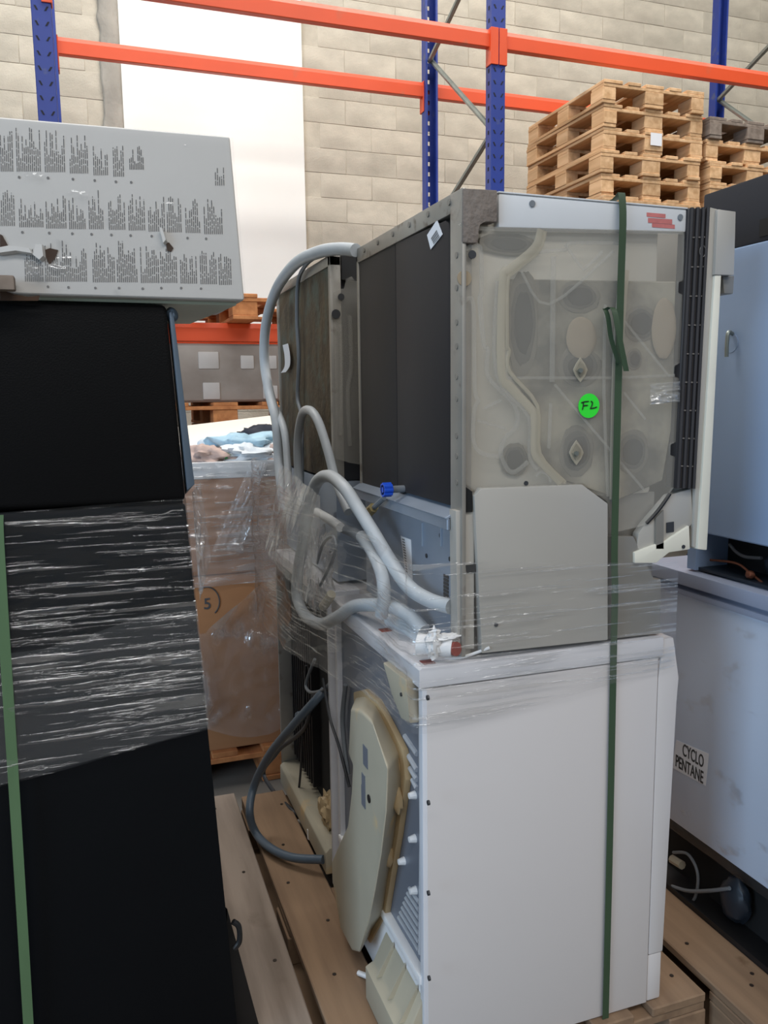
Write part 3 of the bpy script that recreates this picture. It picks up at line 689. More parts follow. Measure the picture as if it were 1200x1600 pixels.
rib([(225, 745), (600, 745), (850, 735)], 0.003, 'ridge', 'jacket_ridge')
for (x, y, r, m) in ((90, 283, 0.0075, 'cable_dark'), (60, 372, 0.014, 'brown_foam'), (292, 1140, 0.0045, 'cable_dark')):
    MB().disc(Q(x, y, 1.3702), (0, -1, 0), r, 0.002, 16).build('hole', m, jk)
for (x, y) in ((495, 715), (480, 1025)):
    d = MB().prism([Q(x+a, y+b2, 1.369) for a, b2 in ((-28, 0), (-18, -22), (0, -48), (18, -22), (28, 0), (18, 24), (0, 48), (-18, 24))], (0, -0.002, 0)).build('diamond_washer', 'jacket_rib', jk, bevel=0.0008, seg=1)
    MB().prism([Q(x+a, y+b2, 1.3668) for a, b2 in ((-16, 0), (0, -32), (18, -10), (16, 12), (0, 28))], (0, -0.0012, 0)).build('dark_inset', 'bitumen_pad', d)
    MB().disc(Q(x-2, y+3, 1.366), (0, -1, 0), 0.0045, 0.006, 10).build('screw', 'galv', d)
# white top band, its colour lifted for light from above; red print, screws
tb = MB().prism([Q(x, y, 1.372) for x, y in ((190, 52), (895, 113), (892, 198), (190, 180))], (0, 0.02, 0)).build('top_band', 'jacket_top', dw, bevel=0.003)
MB().hexa([Q(190, 50, 1.37), Q(900, 112, 1.37), (1.09, 1.98, 1.850), (0.66, 1.98, 1.850), Q(190, 44, 1.37), Q(900, 106, 1.37), (1.09, 1.98, 1.858), (0.66, 1.98, 1.858)]).build('top_sheet', 'jacket_top', dw, bevel=0.001)
for (x0, y0, x1, y1) in ((745, 125, 815, 140), (750, 145, 840, 163), (765, 165, 850, 180)):
    MB().prism([Q(x0, y0, 1.3718), Q(x1, y0+6, 1.3718), Q(x1, y1+6, 1.3718), Q(x0, y1, 1.3718)], (0, -0.0006, 0)).build('red_print', 'red_print', tb)
for (x, y) in ((315, 92), (870, 143)): MB().disc(Q(x, y, 1.3718), (0, -1, 0), 0.006, 0.002, 12).build('screw', 'cable', tb)
# felt corner block
MB().prism([Q(x, y, 1.362) for x, y in ((57, 33), (186, 40), (184, 160), (140, 160), (122, 170), (118, 188), (112, 240), (56, 238))], (0, 0.026, 0)).build('felt_block', 'felt', dw, bevel=0.003)
# ribbed seal
sea = [Q(903, 108, 1.366), Q(980, 106, 1.366), Q(925, 1160, 1.366), Q(850, 1158, 1.366)]
seal = MB().prism(sea, (0, 0.03, 0)).build('ribbed_seal', 'seal_black', dw, bevel=0.002, seg=1)
for k in range(9):
    t = (k+1)/9.8
    MB().tube([sea[0].lerp(sea[3], t)+Vector((0.004, -0.001, 0)), sea[1].lerp(sea[2], t)+Vector((-0.002, -0.001, 0))], 0.0016, 6, 0).build('cross_bar', 'seal_bar', seal)
for s_ in (0.12, 0.4, 0.68, 0.9):
    MB().tube([sea[0].lerp(sea[1], s_)+Vector((0, -0.002, 0)), sea[3].lerp(sea[2], s_)+Vector((0, -0.002, 0))], 0.004, 6, 0).build('seal_lip', 'seal_black', seal)
ic = Q(955, 270, 1.3625)
MB().tube([ic+Vector((0.007*math.cos(R(t)), 0, 0.011*math.sin(R(t)))) for t in range(100, 441, 20)], 0.0007, 5, 0).build('printed_symbol', 'seal_bar', seal)
# door steel strip, cream door edge, top plate, brackets
MB().prism([Q(x, y, 1.368) for x, y in ((980, 104), (1012, 112), (1000, 365), (955, 1385), (918, 1380), (928, 1160))], (0, 0.58, 0)).build('door_frame', 'sheet_steel', dw, bevel=0.002)
MB().prism([Q(x, y, 1.362) for x, y in ((1001, 360), (1026, 358), (972, 1392), (936, 1388))], (0, 0.59, 0)).build('door_panel', 'door_cream', dw, bevel=0.003)
MB().prism([Q(x, y, 1.360) for x, y in ((1012, 112), (1080, 121), (1078, 200), (1073, 360), (1001, 358))], (0, 0.05, 0)).build('door_top_bracket', 'sheet_steel', dw, bevel=0.002)
MB().prism([Q(x, y, 1.374) for x, y in ((1030, 365), (1074, 362), (1070, 430), (1036, 428))], (0, 0.05, 0)).build('lock_plate', 'sheet_steel_dark', dw, bevel=0.002)
hb = MB().prism([Q(x, y, 1.374) for x, y in ((715, 1330), (742, 1290), (832, 1185), (912, 1160), (920, 1290), (800, 1395), (705, 1400))], (0, 0.02, 0)).build('hinge_bracket', 'sheet_steel', dw, bevel=0.002)
MB().prism([Q(x, y, 1.372) for x, y in ((776, 1270), (804, 1240), (804, 1385), (776, 1385))], (0, -0.004, 0)).build('hinge_bar', 'sheet_steel_dark', hb)
MB().prism([Q(x, y, 1.3735) for x, y in ((818, 1288), (846, 1284), (846, 1322), (818, 1326))], (0, -0.0012, 0)).build('code_plate', 'cable_dark', hb)
MB().tube([Q(745, 1290, 1.372), Q(790, 1240, 1.371), Q(832, 1180, 1.372)], 0.004, 7).build('dark_gasket', 'black_plastic', hb)
MB().prism([Q(x, y, 1.368) for x, y in ((700, 1400), (820, 1355), (905, 1300), (908, 1388), (830, 1400), (780, 1440), (700, 1440))], (0, 0.03, 0)).build('hinge_plate', 'door_cream', dw, bevel=0.002)
MB().disc(Q(882, 1378, 1.3678), (0, -1, 0), 0.004, 0.002, 10).build('screw', 'cable_dark', dw)
# base side: plain cover plate with clipped corner, second plate, column
MB().prism([P(x, y, Y=1.362) for x, y in ((741, 775), (752, 763), (910, 757), (950, 787), (950, 1000), (753, 1021))], (0, 0.02, 0)).build('cover_plate', 'sheet_steel', dw, bevel=0.002)
MB().prism([P(x, y, Y=1.374) for x, y in ((950, 838), (990, 838), (1022, 905), (1033, 905), (1032, 990), (950, 999))], (0, 0.02, 0)).build('base_plate', 'sheet_steel_dark', dw, bevel=0.002)
MB().box(0.66, 1.09, 1.40, 1.96, 0.994, 1.292).build('base_box', 'sheet_steel_dark', dw)
col = MB().prism([P(x, y, Y=1.372) for x, y in ((712, 798), (741, 798), (741, 1014), (715, 1014))], (0, 0.03, 0)).build('corner_post', 'sheet_steel', dw, bevel=0.002)
MB().prism([P(x, y, Y=1.3715) for x, y in ((727, 883), (752, 880), (752, 893), (729, 895))], (0, -0.002, 0)).build('post_slot', 'black_plastic', col)
MB().prism([P(x, y, Y=1.368) for x, y in ((722, 757), (738, 768), (738, 800), (722, 800))], (0, 0.03, 0)).build('dark_gap', 'black_void', dw)
q = P(775, 976, Y=1.361); MB().disc(q, (0, -1, 0), 0.004, 0.002, 10).build('screw', 'cable_dark', dw)
# back: steel frame round a black sound mat
fr = MB()
fr.box(0.634, 0.643, CY0-0.001, CY0+0.052, 1.0, CZ1); fr.box(0.643, 0.66, CY0+0.012, CY0+0.052, 1.0, CZ1)
fr.box(0.634, 0.66, CY0+0.05, CY1, CZ1-0.035, CZ1)
fr.box(0.634, 0.66, CY1-0.012, CY1, 1.26, CZ1)
fr.build('back_frame', 'frame_steel', dw, bevel=0.003)
mt0 = MB().prism([(0.6365, 1.712, 1.285), (0.6365, 1.424, 1.285), (0.6365, 1.424, 1.795), (0.6365, 1.430, 1.810), (0.6365, 1.445, 1.818), (0.6365, 1.712, 1.824)], (0.02, 0, 0)).build('sound_mat', 'black_mat', dw, bevel=0.003)
MB().prism([(0.6375, 1.975, 1.270), (0.6375, 1.716, 1.285), (0.6375, 1.716, 1.824), (0.6375, 1.975, 1.824)], (0.02, 0, 0)).build('sound_mat', 'black_mat', dw, bevel=0.003)
for k in range(9):
    z = 1.74-k*0.052+random.uniform(-.01, .01)
    MB().disc((0.6345, CY0+0.022, z), (-1, 0, 0), 0.006, 0.002, 8).build('rivet', 'sheet_steel_dark', dw)
for k in range(6):
    y = 1.42+k*0.1
    MB().disc((0.6345, y, CZ1-0.014), (-1, 0, 0), 0.006, 0.003, 8).build('rivet', 'sheet_steel_dark', dw)
sk = MB().prism([P(400+x/3, 280+y/3, X=0.6355) for x, y in ((850, 190), (876, 258), (820, 330), (803, 262))], (-0.0008, 0, 0)).build('barcode_sticker', 'sticker_white', dw)
bq = [P(400+x/3, 280+y/3, X=0.6345) for x, y in ((846, 236), (862, 272), (834, 306), (820, 276))]
for k in range(7):
    u0, u1 = 0.05+k*0.135, 0.05+k*0.135+(0.05 if k % 2 else 0.08)
    MB().prism([bq[0].lerp(bq[1], u0), bq[0].lerp(bq[1], u1), bq[3].lerp(bq[2], u1), bq[3].lerp(bq[2], u0)], (-0.0004, 0, 0)).build('barcode_line', 'ink_soft', sk)
# base back in bluish galvanised sheet
bs = MB().prism([(0.645, CY0+0.02, 0.996), (0.645, CY1-0.01, 0.996), (0.645, CY1-0.01, 1.262), (0.645, CY0+0.02, 1.262)], (0.012, 0, 0)).build('base_back', 'galv_blue', dw)
MB().prism([(0.618, CY0+0.03, 1.262), (0.648, CY0+0.03, 1.278), (0.648, CY0+0.03, 1.284), (0.614, CY0+0.03, 1.266)], (0, 0.59, 0)).build('lip', 'galv_blue', bs, bevel=0.001, seg=1)
MB().box(0.618, 0.624, CY0+0.03, CY1-0.01, 1.242, 1.264).build('lip', 'galv_blue', bs, bevel=0.001, seg=1)
for k in range(9):
    a = P(400+882/3, 700+(595+k*17)/3, X=0.6445)
    MB().box(0.6435, 0.646, a.y-0.022, a.y+0.002, a.z-0.004, a.z+0.002).build('comb_slot', 'black_plastic', bs)
lb = MB().prism([P(400+x/3, 700+y/3, X=0.6445) for x, y in ((680, 412), (728, 430), (735, 632), (704, 605))], (-0.0008, 0, 0)).build('rating_label', 'sticker_white', bs)
for k in range(14):
    u = 0.06+k*0.065
    a = [P(400+x/3, 700+y/3, X=0.6435) for x, y in ((683, 412), (696, 417), (713, 610), (706, 604))]
    p0 = a[0].lerp(a[3], u); p1 = a[1].lerp(a[2], u); p2 = a[1].lerp(a[2], u+0.03); p3 = a[0].lerp(a[3], u+0.03)
    MB().prism([p0, p1, p2, p3], (-0.0003, 0, 0)).build('label_line', 'ink_soft', lb)
for (x, y) in ((800, 505), (910, 520), (865, 410)):
    q = P(400+x/3, 700+y/3, X=0.6448); MB().disc(q, (-1, 0, 0), 0.005, 0.0015, 10).build('hole', 'cable_dark', bs)
for x in (780, 868):
    p0, p1 = P(400+x/3, 700+350/3, X=0.6448), P(400+x/3, 700+460/3, X=0.6448)
    MB().tube([p0, p1], 0.003, 6, 0).build('pressed_rib', 'galv_blue', bs)

# valve with blue knob
vk = thing('inlet_valve', 'small blue valve knob on a brass spindle below the black panel', 'valve', P(606, 768, X=0.60))
q = P(607, 765, X=0.60)
kb = MB()
for k in range(8):
    an = 2*math.pi*k/8; kb.disc(q+Vector((-0.014, 0.011*math.cos(an), 0.011*math.sin(an))), (1, 0, 0), 0.005, 0.02, 8)
kb.disc(q+Vector((-0.014, 0, 0)), (1, 0, 0), 0.011, 0.022, 16)
kb.build('knob', 'blue_knob', vk)
MB().disc(q+Vector((0.004, 0, 0)), (1, 0, 0), 0.008, 0.044, 12).build('stem', 'cable', vk)
MB().tube([P(600, 778, X=0.605), P(582, 795, X=0.60)], 0.006, 8, 0).build('spindle', 'cable', vk)
MB().tube([P(584, 793, X=0.60), P(570, 806, X=0.595)], 0.012, 6, 0).build('brass_nut', 'brass', vk)

# ------------------------------------------------------------------ second dishwasher behind
d2 = thing('dishwasher', 'second dishwasher with brown bitumen-covered back, behind the front one', 'dishwasher', (0.85, 2.40, 0.992))
MB().box(0.625, 1.10, 2.115, 2.745, 1.27, 1.83).build('tub', 'charcoal', d2, bevel=0.01)
f2 = MB(); f2.box(0.598, 0.628, 2.10, 2.118, 1.27, 1.86); f2.box(0.598, 0.628, 2.745, 2.76, 1.27, 1.86); f2.box(0.598, 0.628, 2.10, 2.76, 1.835, 1.862)
f2.build('back_frame', 'frame_steel', d2, bevel=0.002)
MB().box(0.602, 0.625, 2.119, 2.42, 1.275, 1.836).build('bitumen_sheet', 'bitumen', d2, bevel=0.004)
MB().box(0.604, 0.625, 2.424, 2.744, 1.275, 1.836).build('bitumen_sheet', 'bitumen', d2, bevel=0.004)
MB().box(0.605, 1.10, 2.105, 2.74, 0.994, 1.27).build('base_box', 'galv_blue', d2, bevel=0.003)
MB().box(0.63, 1.10, 2.098, 2.115, 1.80, 1.862).build('top_trim', 'black_plastic', d2)
J2 = lambda x, y: P(400+x/3, 280+y/3, Y=2.09)
MB().prism([J2(x, y) for x, y in ((365, 530), (385, 515), (415, 512), (425, 465), (450, 455), (465, 475), (560, 480), (560, 1350), (440, 1330), (375, 1310))], (0, 0.008, 0)).build('water_jacket', 'jacket', d2, bevel=0.002)
for (x, y, r) in ((398, 552, 0.009), (374, 632, 0.012)): MB().disc(J2(x, y)+Vector((0, -0.001, 0)), (0, -1, 0), r, 0.002, 12).build('hole', 'cable_dark', d2)
for pts in (((395, 680), (400, 900), (395, 1200)), ((440, 640), (445, 880), (430, 1000), (440, 1250))):
    MB().tube([J2(x, y) for x, y in pts], 0.006, 8).build('ridge', 'jacket_ridge', d2)
tg = MB().ribbon([P(x, y, X=0.593) for x, y in ((446, 538), (449, 555), (449, 572), (443, 582))], 0.075, 0.001, (0, 1, 0), (-1, 0, 0))
tag(tg.build('paper_tag', 'sticker_white', loc=P(448, 560, X=0.593)), 'curled white paper tag on the brown back of the rear dishwasher', 'tag')

# ------------------------------------------------------------------ hoses and cables
def hose(name, pts, r, m, label, ridge=0.0, cat='hose', n=12, sm=8):
    """pts: (px, py, X)"""
    path = [P(x, y, X=X) for x, y, X in pts]
    o = MB().tube(path, r, n, sm, ridge=ridge).build(name, m, smooth=70, loc=path[0])
    return tag(o, label, cat)
hose('drain_hose', [(556, 391, 0.63), (530, 389, 0.61), (498, 394, 0.585), (462, 412, 0.57), (432, 452, 0.565), (416, 505, 0.56), (413, 560, 0.56), (420, 610, 0.56), (432, 660, 0.56), (436, 720, 0.56), (444, 800, 0.55)], 0.0165, 'hose_grey', 'thick pale hose arching over the left of the rear dishwasher')
hose('drain_hose', [(432, 640, 0.575), (444, 672, 0.572), (449, 720, 0.57), (452, 790, 0.56)], 0.012, 'hose_grey', 'short pale hose running down beside the thick arching hose')
hose('power_cable', [(492, 402, 0.585), (478, 414, 0.58), (466, 440, 0.585), (464, 500, 0.587), (467, 560, 0.588), (465, 620, 0.588), (471, 650, 0.585), (472, 700, 0.58), (472, 760, 0.575)], 0.006, 'cable', 'thin grey cable hanging straight down the brown bitumen back', cat='cable', n=8)
hose('inlet_hose', [(472, 790, 0.565), (466, 740, 0.565), (465, 690, 0.56), (472, 648, 0.555), (484, 641, 0.55), (497, 658, 0.555), (511, 700, 0.565), (525, 752, 0.575), (545, 800, 0.58)], 0.012, 'hose_grey', 'grey hose bent in a narrow hook in front of the bitumen back')
hose('drain_hose', [(705, 948, 0.635), (672, 938, 0.615), (640, 918, 0.60), (612, 880, 0.59), (585, 835, 0.575), (560, 795, 0.56), (538, 762, 0.545), (515, 744, 0.535), (496, 752, 0.525), (484, 785, 0.515), (475, 840, 0.505), (466, 890, 0.50), (464, 930, 0.50), (476, 960, 0.505), (500, 975, 0.515), (526, 965, 0.53), (552, 948, 0.545), (582, 945, 0.56), (612, 948, 0.58), (640, 962, 0.60), (662, 985, 0.615)], 0.0155, 'hose_grey', 'large pale hose looped twice under the film below the black panel', ridge=0.0)
hose('inlet_hose', [(565, 838, 0.585), (582, 862, 0.575), (596, 895, 0.565), (600, 930, 0.56), (596, 962, 0.56)], 0.0145, 'hose_grey', 'pale hose end dropping to the dryer top under the film')
hose('white_hose', [(610, 968, 0.60), (635, 978, 0.615), (655, 996, 0.62), (676, 1012, 0.63)], 0.017, 'hose_white', 'white hose lying on the dryer top towards the red fitting')
hose('power_cable', [(500, 915, 0.53), (515, 885, 0.53), (525, 855, 0.53), (520, 838, 0.535), (505, 850, 0.535), (495, 880, 0.53)], 0.004, 'cable', 'thin cable coil inside the large hose loop', cat='cable', n=7)
hose('valve_hose', [(505, 805, 0.58), (530, 822, 0.58), (556, 834, 0.585), (566, 845, 0.585)], 0.013, 'cable', 'short dark grey hose stub inside the large hose loop')
hose('valve_hose', [(495, 800, 0.56), (515, 812, 0.56), (532, 824, 0.565)], 0.012, 'hose_white', 'short cream hose stub wrapped in film beside the large loop')
hose('drain_hose', [(508, 1078, 0.56), (486, 1102, 0.52), (456, 1136, 0.48), (422, 1178, 0.44), (398, 1225, 0.405), (390, 1268, 0.38), (400, 1302, P(400, 1302, Z=0.175).x), (424, 1326, P(424, 1326, Z=0.17).x), (458, 1340, P(458, 1340, Z=0.175).x), (505, 1343, P(505, 1343, Z=0.19).x)], 0.0125, 'hose_dark', 'dark grey-blue hose bowing out to the left above the pallet')
hose('black_cable', [(490, 1085, 0.57), (480, 1130, 0.56), (464, 1150, 0.55), (440, 1168, 0.53), (430, 1180, 0.52), (412, 1205, 0.51), (424, 1232, 0.52), (452, 1262, 0.54), (466, 1275, 0.56)], 0.007, 'cable_dark', 'thin dark cable curling behind the bowed hose', cat='cable', n=8)
hose('grey_cable', [(492, 1030, 0.56), (482, 1055, 0.55), (478, 1072, 0.545), (486, 1082, 0.545), (505, 1078, 0.55), (515, 1068, 0.56)], 0.005, 'cable', 'thin pale cable loop hanging above the bowed hose', cat='cable', n=8)
hose('grey_cable', [(478, 1040, 0.575), (474, 1120, 0.575), (470, 1200, 0.57), (463, 1270, 0.56)], 0.004, 'cable_dark', 'thin dark cable running straight down in the open back', cat='cable', n=7)
hose('grey_cable', [(505, 1060, 0.545), (515, 1120, 0.54), (530, 1168, 0.54), (546, 1230, 0.55)], 0.004, 'cable_dark', 'thin dark cable slanting across the white flange towards the cream cover', cat='cable', n=7)
hose('grey_cable', [(540, 1070, 0.555), (535, 1120, 0.555), (538, 1165, 0.555), (544, 1210, 0.555)], 0.006, 'cable', 'grey cable beside the top of the cream fan cover', cat='cable', n=7)

bag = MB().blob((0, 0, 0), 0.03, 0.06, 0.10, 0.7, 2.4, 17, 40, 26).build('plastic_bag', 'film_loose', smooth=80)
bag.location = P(497, 885, X=0.545); tag(bag, 'crumpled clear plastic bag inside the large hose loop', 'plastic bag')
cap = MB().tube([P(505, 948, X=0.525), P(512, 938, X=0.53), P(518, 928, X=0.535)], 0.012, 10, 4).build('pipe_stopper', 'cream_plastic', loc=P(510, 940, X=0.53))
tag(cap, 'small cream stopper at the bottom of the large hose loop', 'stopper')
# white plug fitting with red mouth on the dryer top
pf = thing('hose_fitting', 'white torn plastic fitting with a rusty red mouth on the dryer top corner', 'fitting', P(700, 1020, Z=0.992))
c0 = P(704, 1012, Y=1.378)
MB().tube([c0+Vector((-0.055, 0.03, 0.005)), c0+Vector((-0.03, 0.012, 0.004)), c0+Vector((0, -0.008, 0.002))], lambda t: 0.022-0.004*t, 14, 4).build('sleeve', 'white_plastic', pf)
MB().disc(c0+Vector((0.001, -0.0135, 0.002)), (0.35, -0.9, 0.1), 0.0135, 0.007, 14).build('red_mouth', 'red_rust', pf)
MB().blob(c0+Vector((-0.038, -0.006, 0.014)), 0.016, 0.010, 0.026, 0.6, 3, 4, 20, 12).build('torn_collar', 'white_plastic', pf)
MB().blob(c0+Vector((-0.012, -0.004, 0.024)), 0.032, 0.012, 0.006, 0.4, 3, 8, 20, 10).build('torn_collar', 'white_plastic', pf)
MB().tube([P(695, 1030, Y=1.40), P(725, 1026, Y=1.38), P(765, 1012, Y=1.36)], 0.003, 7, 4).build('cable_tie', 'white_plastic', pf)

# ------------------------------------------------------------------ stickers and strap on the stack
st = thing('round_sticker', 'bright green round sticker with handwritten FL on the dishwasher side', 'sticker', P(920, 634, Y=1.3665))
c = P(920, 634, Y=1.3672)
MB().disc(c, (0, -1, 0), 0.0235, 0.0008, 36).build('disc', 'sticker_green', st)
def stroke(pts): MB().tube([P(700+x/2.4, 280+y/2.4, Y=1.3655) for x, y in pts], 0.0011, 6, 3).build('ink_stroke', 'ink_black', st)
stroke([(508, 838), (507, 852), (504, 864)]); stroke([(500, 838), (514, 834), (528, 833)]); stroke([(506, 850), (516, 848), (524, 848)])
stroke([(536, 832), (542, 838), (540, 848), (534, 860)]); stroke([(534, 860), (546, 858), (558, 854)])

so_ = thing('packing_strap', 'dark green packing strap running down the front of the appliance stack', 'strap', (0.97, 1.36, 0.145))
MB().ribbon([(0.965, 1.60, 1.862), (0.965, 1.40, 1.862), (0.965, 1.362, 1.855), (0.9655, 1.3605, 1.66), (0.967, 1.3605, 1.22), (0.969, 1.3575, 1.10), (0.972, 1.3605, 0.98), (0.975, 1.360, 0.6), (0.977, 1.360, 0.145)], 0.0155, 0.001, (1, 0, 0), (0, -1, 0)).build('band', 'strap_green', so_)
MB().ribbon([P(700+x/2.4, 280+y/2.4, Y=Y_) for x, y, Y_ in ((590, 490, 1.357), (610, 480, 1.352), (625, 500, 1.342), (640, 580, 1.338), (668, 720, 1.345))], 0.012, 0.001, (1, 0, 0), (0, -1, 0)).build('loose_tail', 'strap_green', so_)
MB().ribbon([P(700+x/2.4, 280+y/2.4, Y=Y_) for x, y, Y_ in ((588, 485, 1.358), (600, 520, 1.354), (612, 600, 1.354), (640, 690, 1.356))], 0.010, 0.001, (1, 0, 0), (0, -1, 0)).build('loose_tail', 'strap_green', so_)

def f_scrap(u, v):
    p = P(1014+46*u, 600+32*v-4*u, Y=1.359)
    return p+Vector((0, -0.004-0.006*noise.noise(Vector((u*3, v*9, 2))), 0))
o_ = MB().grid(f_scrap, 20, 20).build('film_scrap', 'film_loose', loc=P(1036, 615, Y=1.359), smooth=60); tag(o_, 'small shiny scrap of film beside the dark ribbed seal', 'film scrap')
# ------------------------------------------------------------------ film round the appliance stack
path = [(1.12, 1.3535), (0.95, 1.353), (0.74, 1.352), (0.60, 1.352), (0.538, 1.358), (0.53, 1.40), (0.53, 1.60), (0.50, 1.80), (0.465, 2.0), (0.455, 2.2), (0.455, 2.42), (0.47, 2.62), (0.53, 2.76), (0.66, 2.775)]
cp = catmull([(x, y, 0) for x, y in path], 10)
LEN = [0]
for i in range(1, len(cp)): LEN.append(LEN[-1]+(cp[i]-cp[i-1]).length)
def along(s):
    d = s*LEN[-1]
    for i in range(1, len(cp)):
        if LEN[i] >= d:
            t = (d-LEN[i-1])/max(1e-6, LEN[i]-LEN[i-1]); return cp[i-1].lerp(cp[i], t), (cp[i]-cp[i-1]).normalized()
    return cp[-1], (cp[-1]-cp[-2]).normalized()
def f_stack(u, v):
    p, t = along(u); nrm = Vector((t.y, -t.x, 0))
    if p.y < 1.37: lo, hi = 0.865+0.06*max(0, (p.x-0.6)/0.5), 1.19-0.04*max(0, (p.x-0.6)/0.5)
    else: k = min(1, (p.y-1.37)/1.2); lo, hi = 0.865-0.07*k, 1.19+0.11*k
    z = lo+(hi-lo)*v
    side = 1.0 if p.y > 1.40 else 0.12
    wob = (0.012*noise.noise(Vector((u*14, 0, z*9)))+0.006*noise.noise(Vector((u*22, 5, z*60+u*60))))*side
    return Vector((p.x, p.y, z))-nrm*wob*-1
sheet_mesh(f_stack, 170, 46, 'stretch_film', 'film_front', 'clear stretch film wound round the middle of the appliance stack')
def f_shoulder(u, v):
    A, B, C_, D_ = P(439, 724, X=0.51), P(500, 775, X=0.50), P(492, 960, X=0.46), P(414, 860, X=0.43)
    p = A.lerp(B, u).lerp(D_.lerp(C_, u), v)
    k = math.sin(math.pi*u)*math.sin(math.pi*v)
    return p+Vector((-0.02*k+0.010*noise.noise(Vector((u*4, v*2, 1)))+0.003*noise.noise(Vector((u*14, v*3, 6))), 0, 0))
sheet_mesh(f_shoulder, 36, 40, 'film_fold', 'film_loose', 'milky folded film shoulder left of the large hose loop')

# ------------------------------------------------------------------ black fridge on the left
fg = thing('upright_fridge', 'tall matte black fridge at the left edge, film wound round its middle', 'fridge', (-0.15, 1.85, 0.1445))
def fx(z): return 0.137+(1.665-z)*0.052
def fr_slab(x0, y0, y1, z0, z1, dx0=0.0, dx1=0.0):
    a, b2 = fx(z0)+dx0, fx(z1)+dx1
    return MB().hexa([(x0, y0, z0), (a, y0, z0), (a-0.02, y1, z0), (x0, y1, z0), (x0, y0, z1), (b2, y0, z1), (b2-0.02, y1, z1), (x0, y1, z1)])
fr_slab(-0.55, 1.60, 2.15, 0.165, 1.655, -0.003, -0.003).build('body', 'fridge_lower', fg, bevel=0.006)
fr_slab(-0.55, 1.55, 1.598, 1.305, 1.664).build('door', 'fridge_black', fg, bevel=0.012, seg=4)
fr_slab(-0.55, 1.56, 1.598, 0.152, 1.300, -0.002, -0.002).build('door', 'fridge_lower', fg, bevel=0.006)
MB().hexa([(fx(1.31)+0.001, 1.552, 1.325), (fx(1.31)+0.016, 1.556, 1.335), (fx(1.31)+0.016, 1.60, 1.335), (fx(1.31)+0.001, 1.60, 1.31),
           (fx(1.65)+0.001, 1.552, 1.65), (fx(1.65)+0.009, 1.556, 1.655), (fx(1.65)+0.009, 1.60, 1.655), (fx(1.65)+0.001, 1.60, 1.655)]).build('door_edge', 'fridge_edge', fg, bevel=0.003)
MB().blob((fx(1.66)+0.008, 1.575, 1.648), 0.012, 0.02, 0.014, 0.1, 1, 2, 14, 10).build('hinge_cap', 'fridge_edge', fg)
for k in (0.25, -0.35): MB().disc((k*0.4, 1.7, 0.1445), (0, 0, 1), 0.02, 0.022, 12).build('foot', 'black_plastic', fg)
MB().tube([P(364, 1440, Y=1.57), P(373, 1448, Y=1.57), P(374, 1470, Y=1.57), P(366, 1482, Y=1.57)], 0.006, 8).build('cable_end', 'black_plastic', fg)
MB().hexa([P(355, 1420, Y=1.6), P(372, 1482, Y=1.6), (0.262, 1.6, 0.147), (0.19, 1.6, 0.147), P(355, 1420, Y=1.75)+Vector((-0.02, 0, 0.03)), (0.2, 1.75, 0.35), (0.24, 1.75, 0.147), (0.19, 1.75, 0.147)]).build('plinth_flare', 'black_plastic', fg)
# film band on the fridge
_a, _b = P(0, 1228, Y=1.54), P(335, 1135, Y=1.54); LX0, LO0, LX1, LO1 = _a.x, _a.z, _b.x, _b.z
def f_fridge(u, v):
    if u < 0.8:
        s = u/0.8; x = -0.55+s*(0.161+0.55); y = 1.542
    else:
        s = (u-0.8)/0.2; x = 0.162; y = 1.545+0.5*s
    tx = min(1, (x+0.55)/0.72)
    lo = LO0+(LO1-LO0)*(min(x, 0.19)-LX0)/(LX1-LX0); hi = 1.292+0.02*tx
    z = lo+(hi-lo)*v
    if u >= 0.8: x += fx(z)-0.165
    else: x += (fx(z)-0.162)*s
    wob = 0.006*noise.noise(Vector((x*6, 0, z*30)))+0.005*noise.noise(Vector((x*16, 9, z*70)))
    return (x, y-abs(wob), z)
sheet_mesh(f_fridge, 110, 90, 'stretch_film', 'film_black', 'streaky stretch film band across the black fridge')
film('film_double', (4.0, 4.0, 80), milky=0.045, streak=0.03, slope=0.002, lo=0.56, hi=0.72, rough=0.1, gl_base=0.0)
def f_fridge2(u, v):
    x = -0.55+u*0.709; lo = LO0+(LO1-LO0)*(min(x, 0.19)-LX0)/(LX1-LX0)+0.006
    z = lo+(0.24+0.02*noise.noise(Vector((x*5, 0, 0))))*v
    return (x+(fx(z)-0.162)*u, 1.5335-0.004*abs(noise.noise(Vector((x*6, 3, z*30)))), z)
sheet_mesh(f_fridge2, 60, 40, 'stretch_film', 'film_double', 'second milkier film layer along the lower edge of the film on the black fridge')
def f_flap(u, v):
    A, B, C_, D_ = P(300, 770, Y=1.62), P(313, 752, Y=1.62), P(330, 870, Y=1.66), P(312, 940, Y=1.60)
    p = A.lerp(B, u).lerp(D_.lerp(C_, u), v)
    return p+Vector((0, -0.012*noise.noise(Vector((u*6, v*8, 2))), 0))
sheet_mesh(f_flap, 14, 30, 'film_flap', 'film_loose', 'small loose film flap at the right edge of the black fridge')
ls = thing('packing_strap', 'light green packing strap down the black fridge at the left edge', 'strap', (-0.175, 1.53, 0.15))
MB().ribbon([(-0.166, 1.532, 1.30), (-0.169, 1.532, 1.21), (-0.176, 1.534, 0.7), (-0.183, 1.540, 0.30), (-0.186, 1.545, 0.15)], 0.018, 0.001).build('band', 'strap_light', ls)

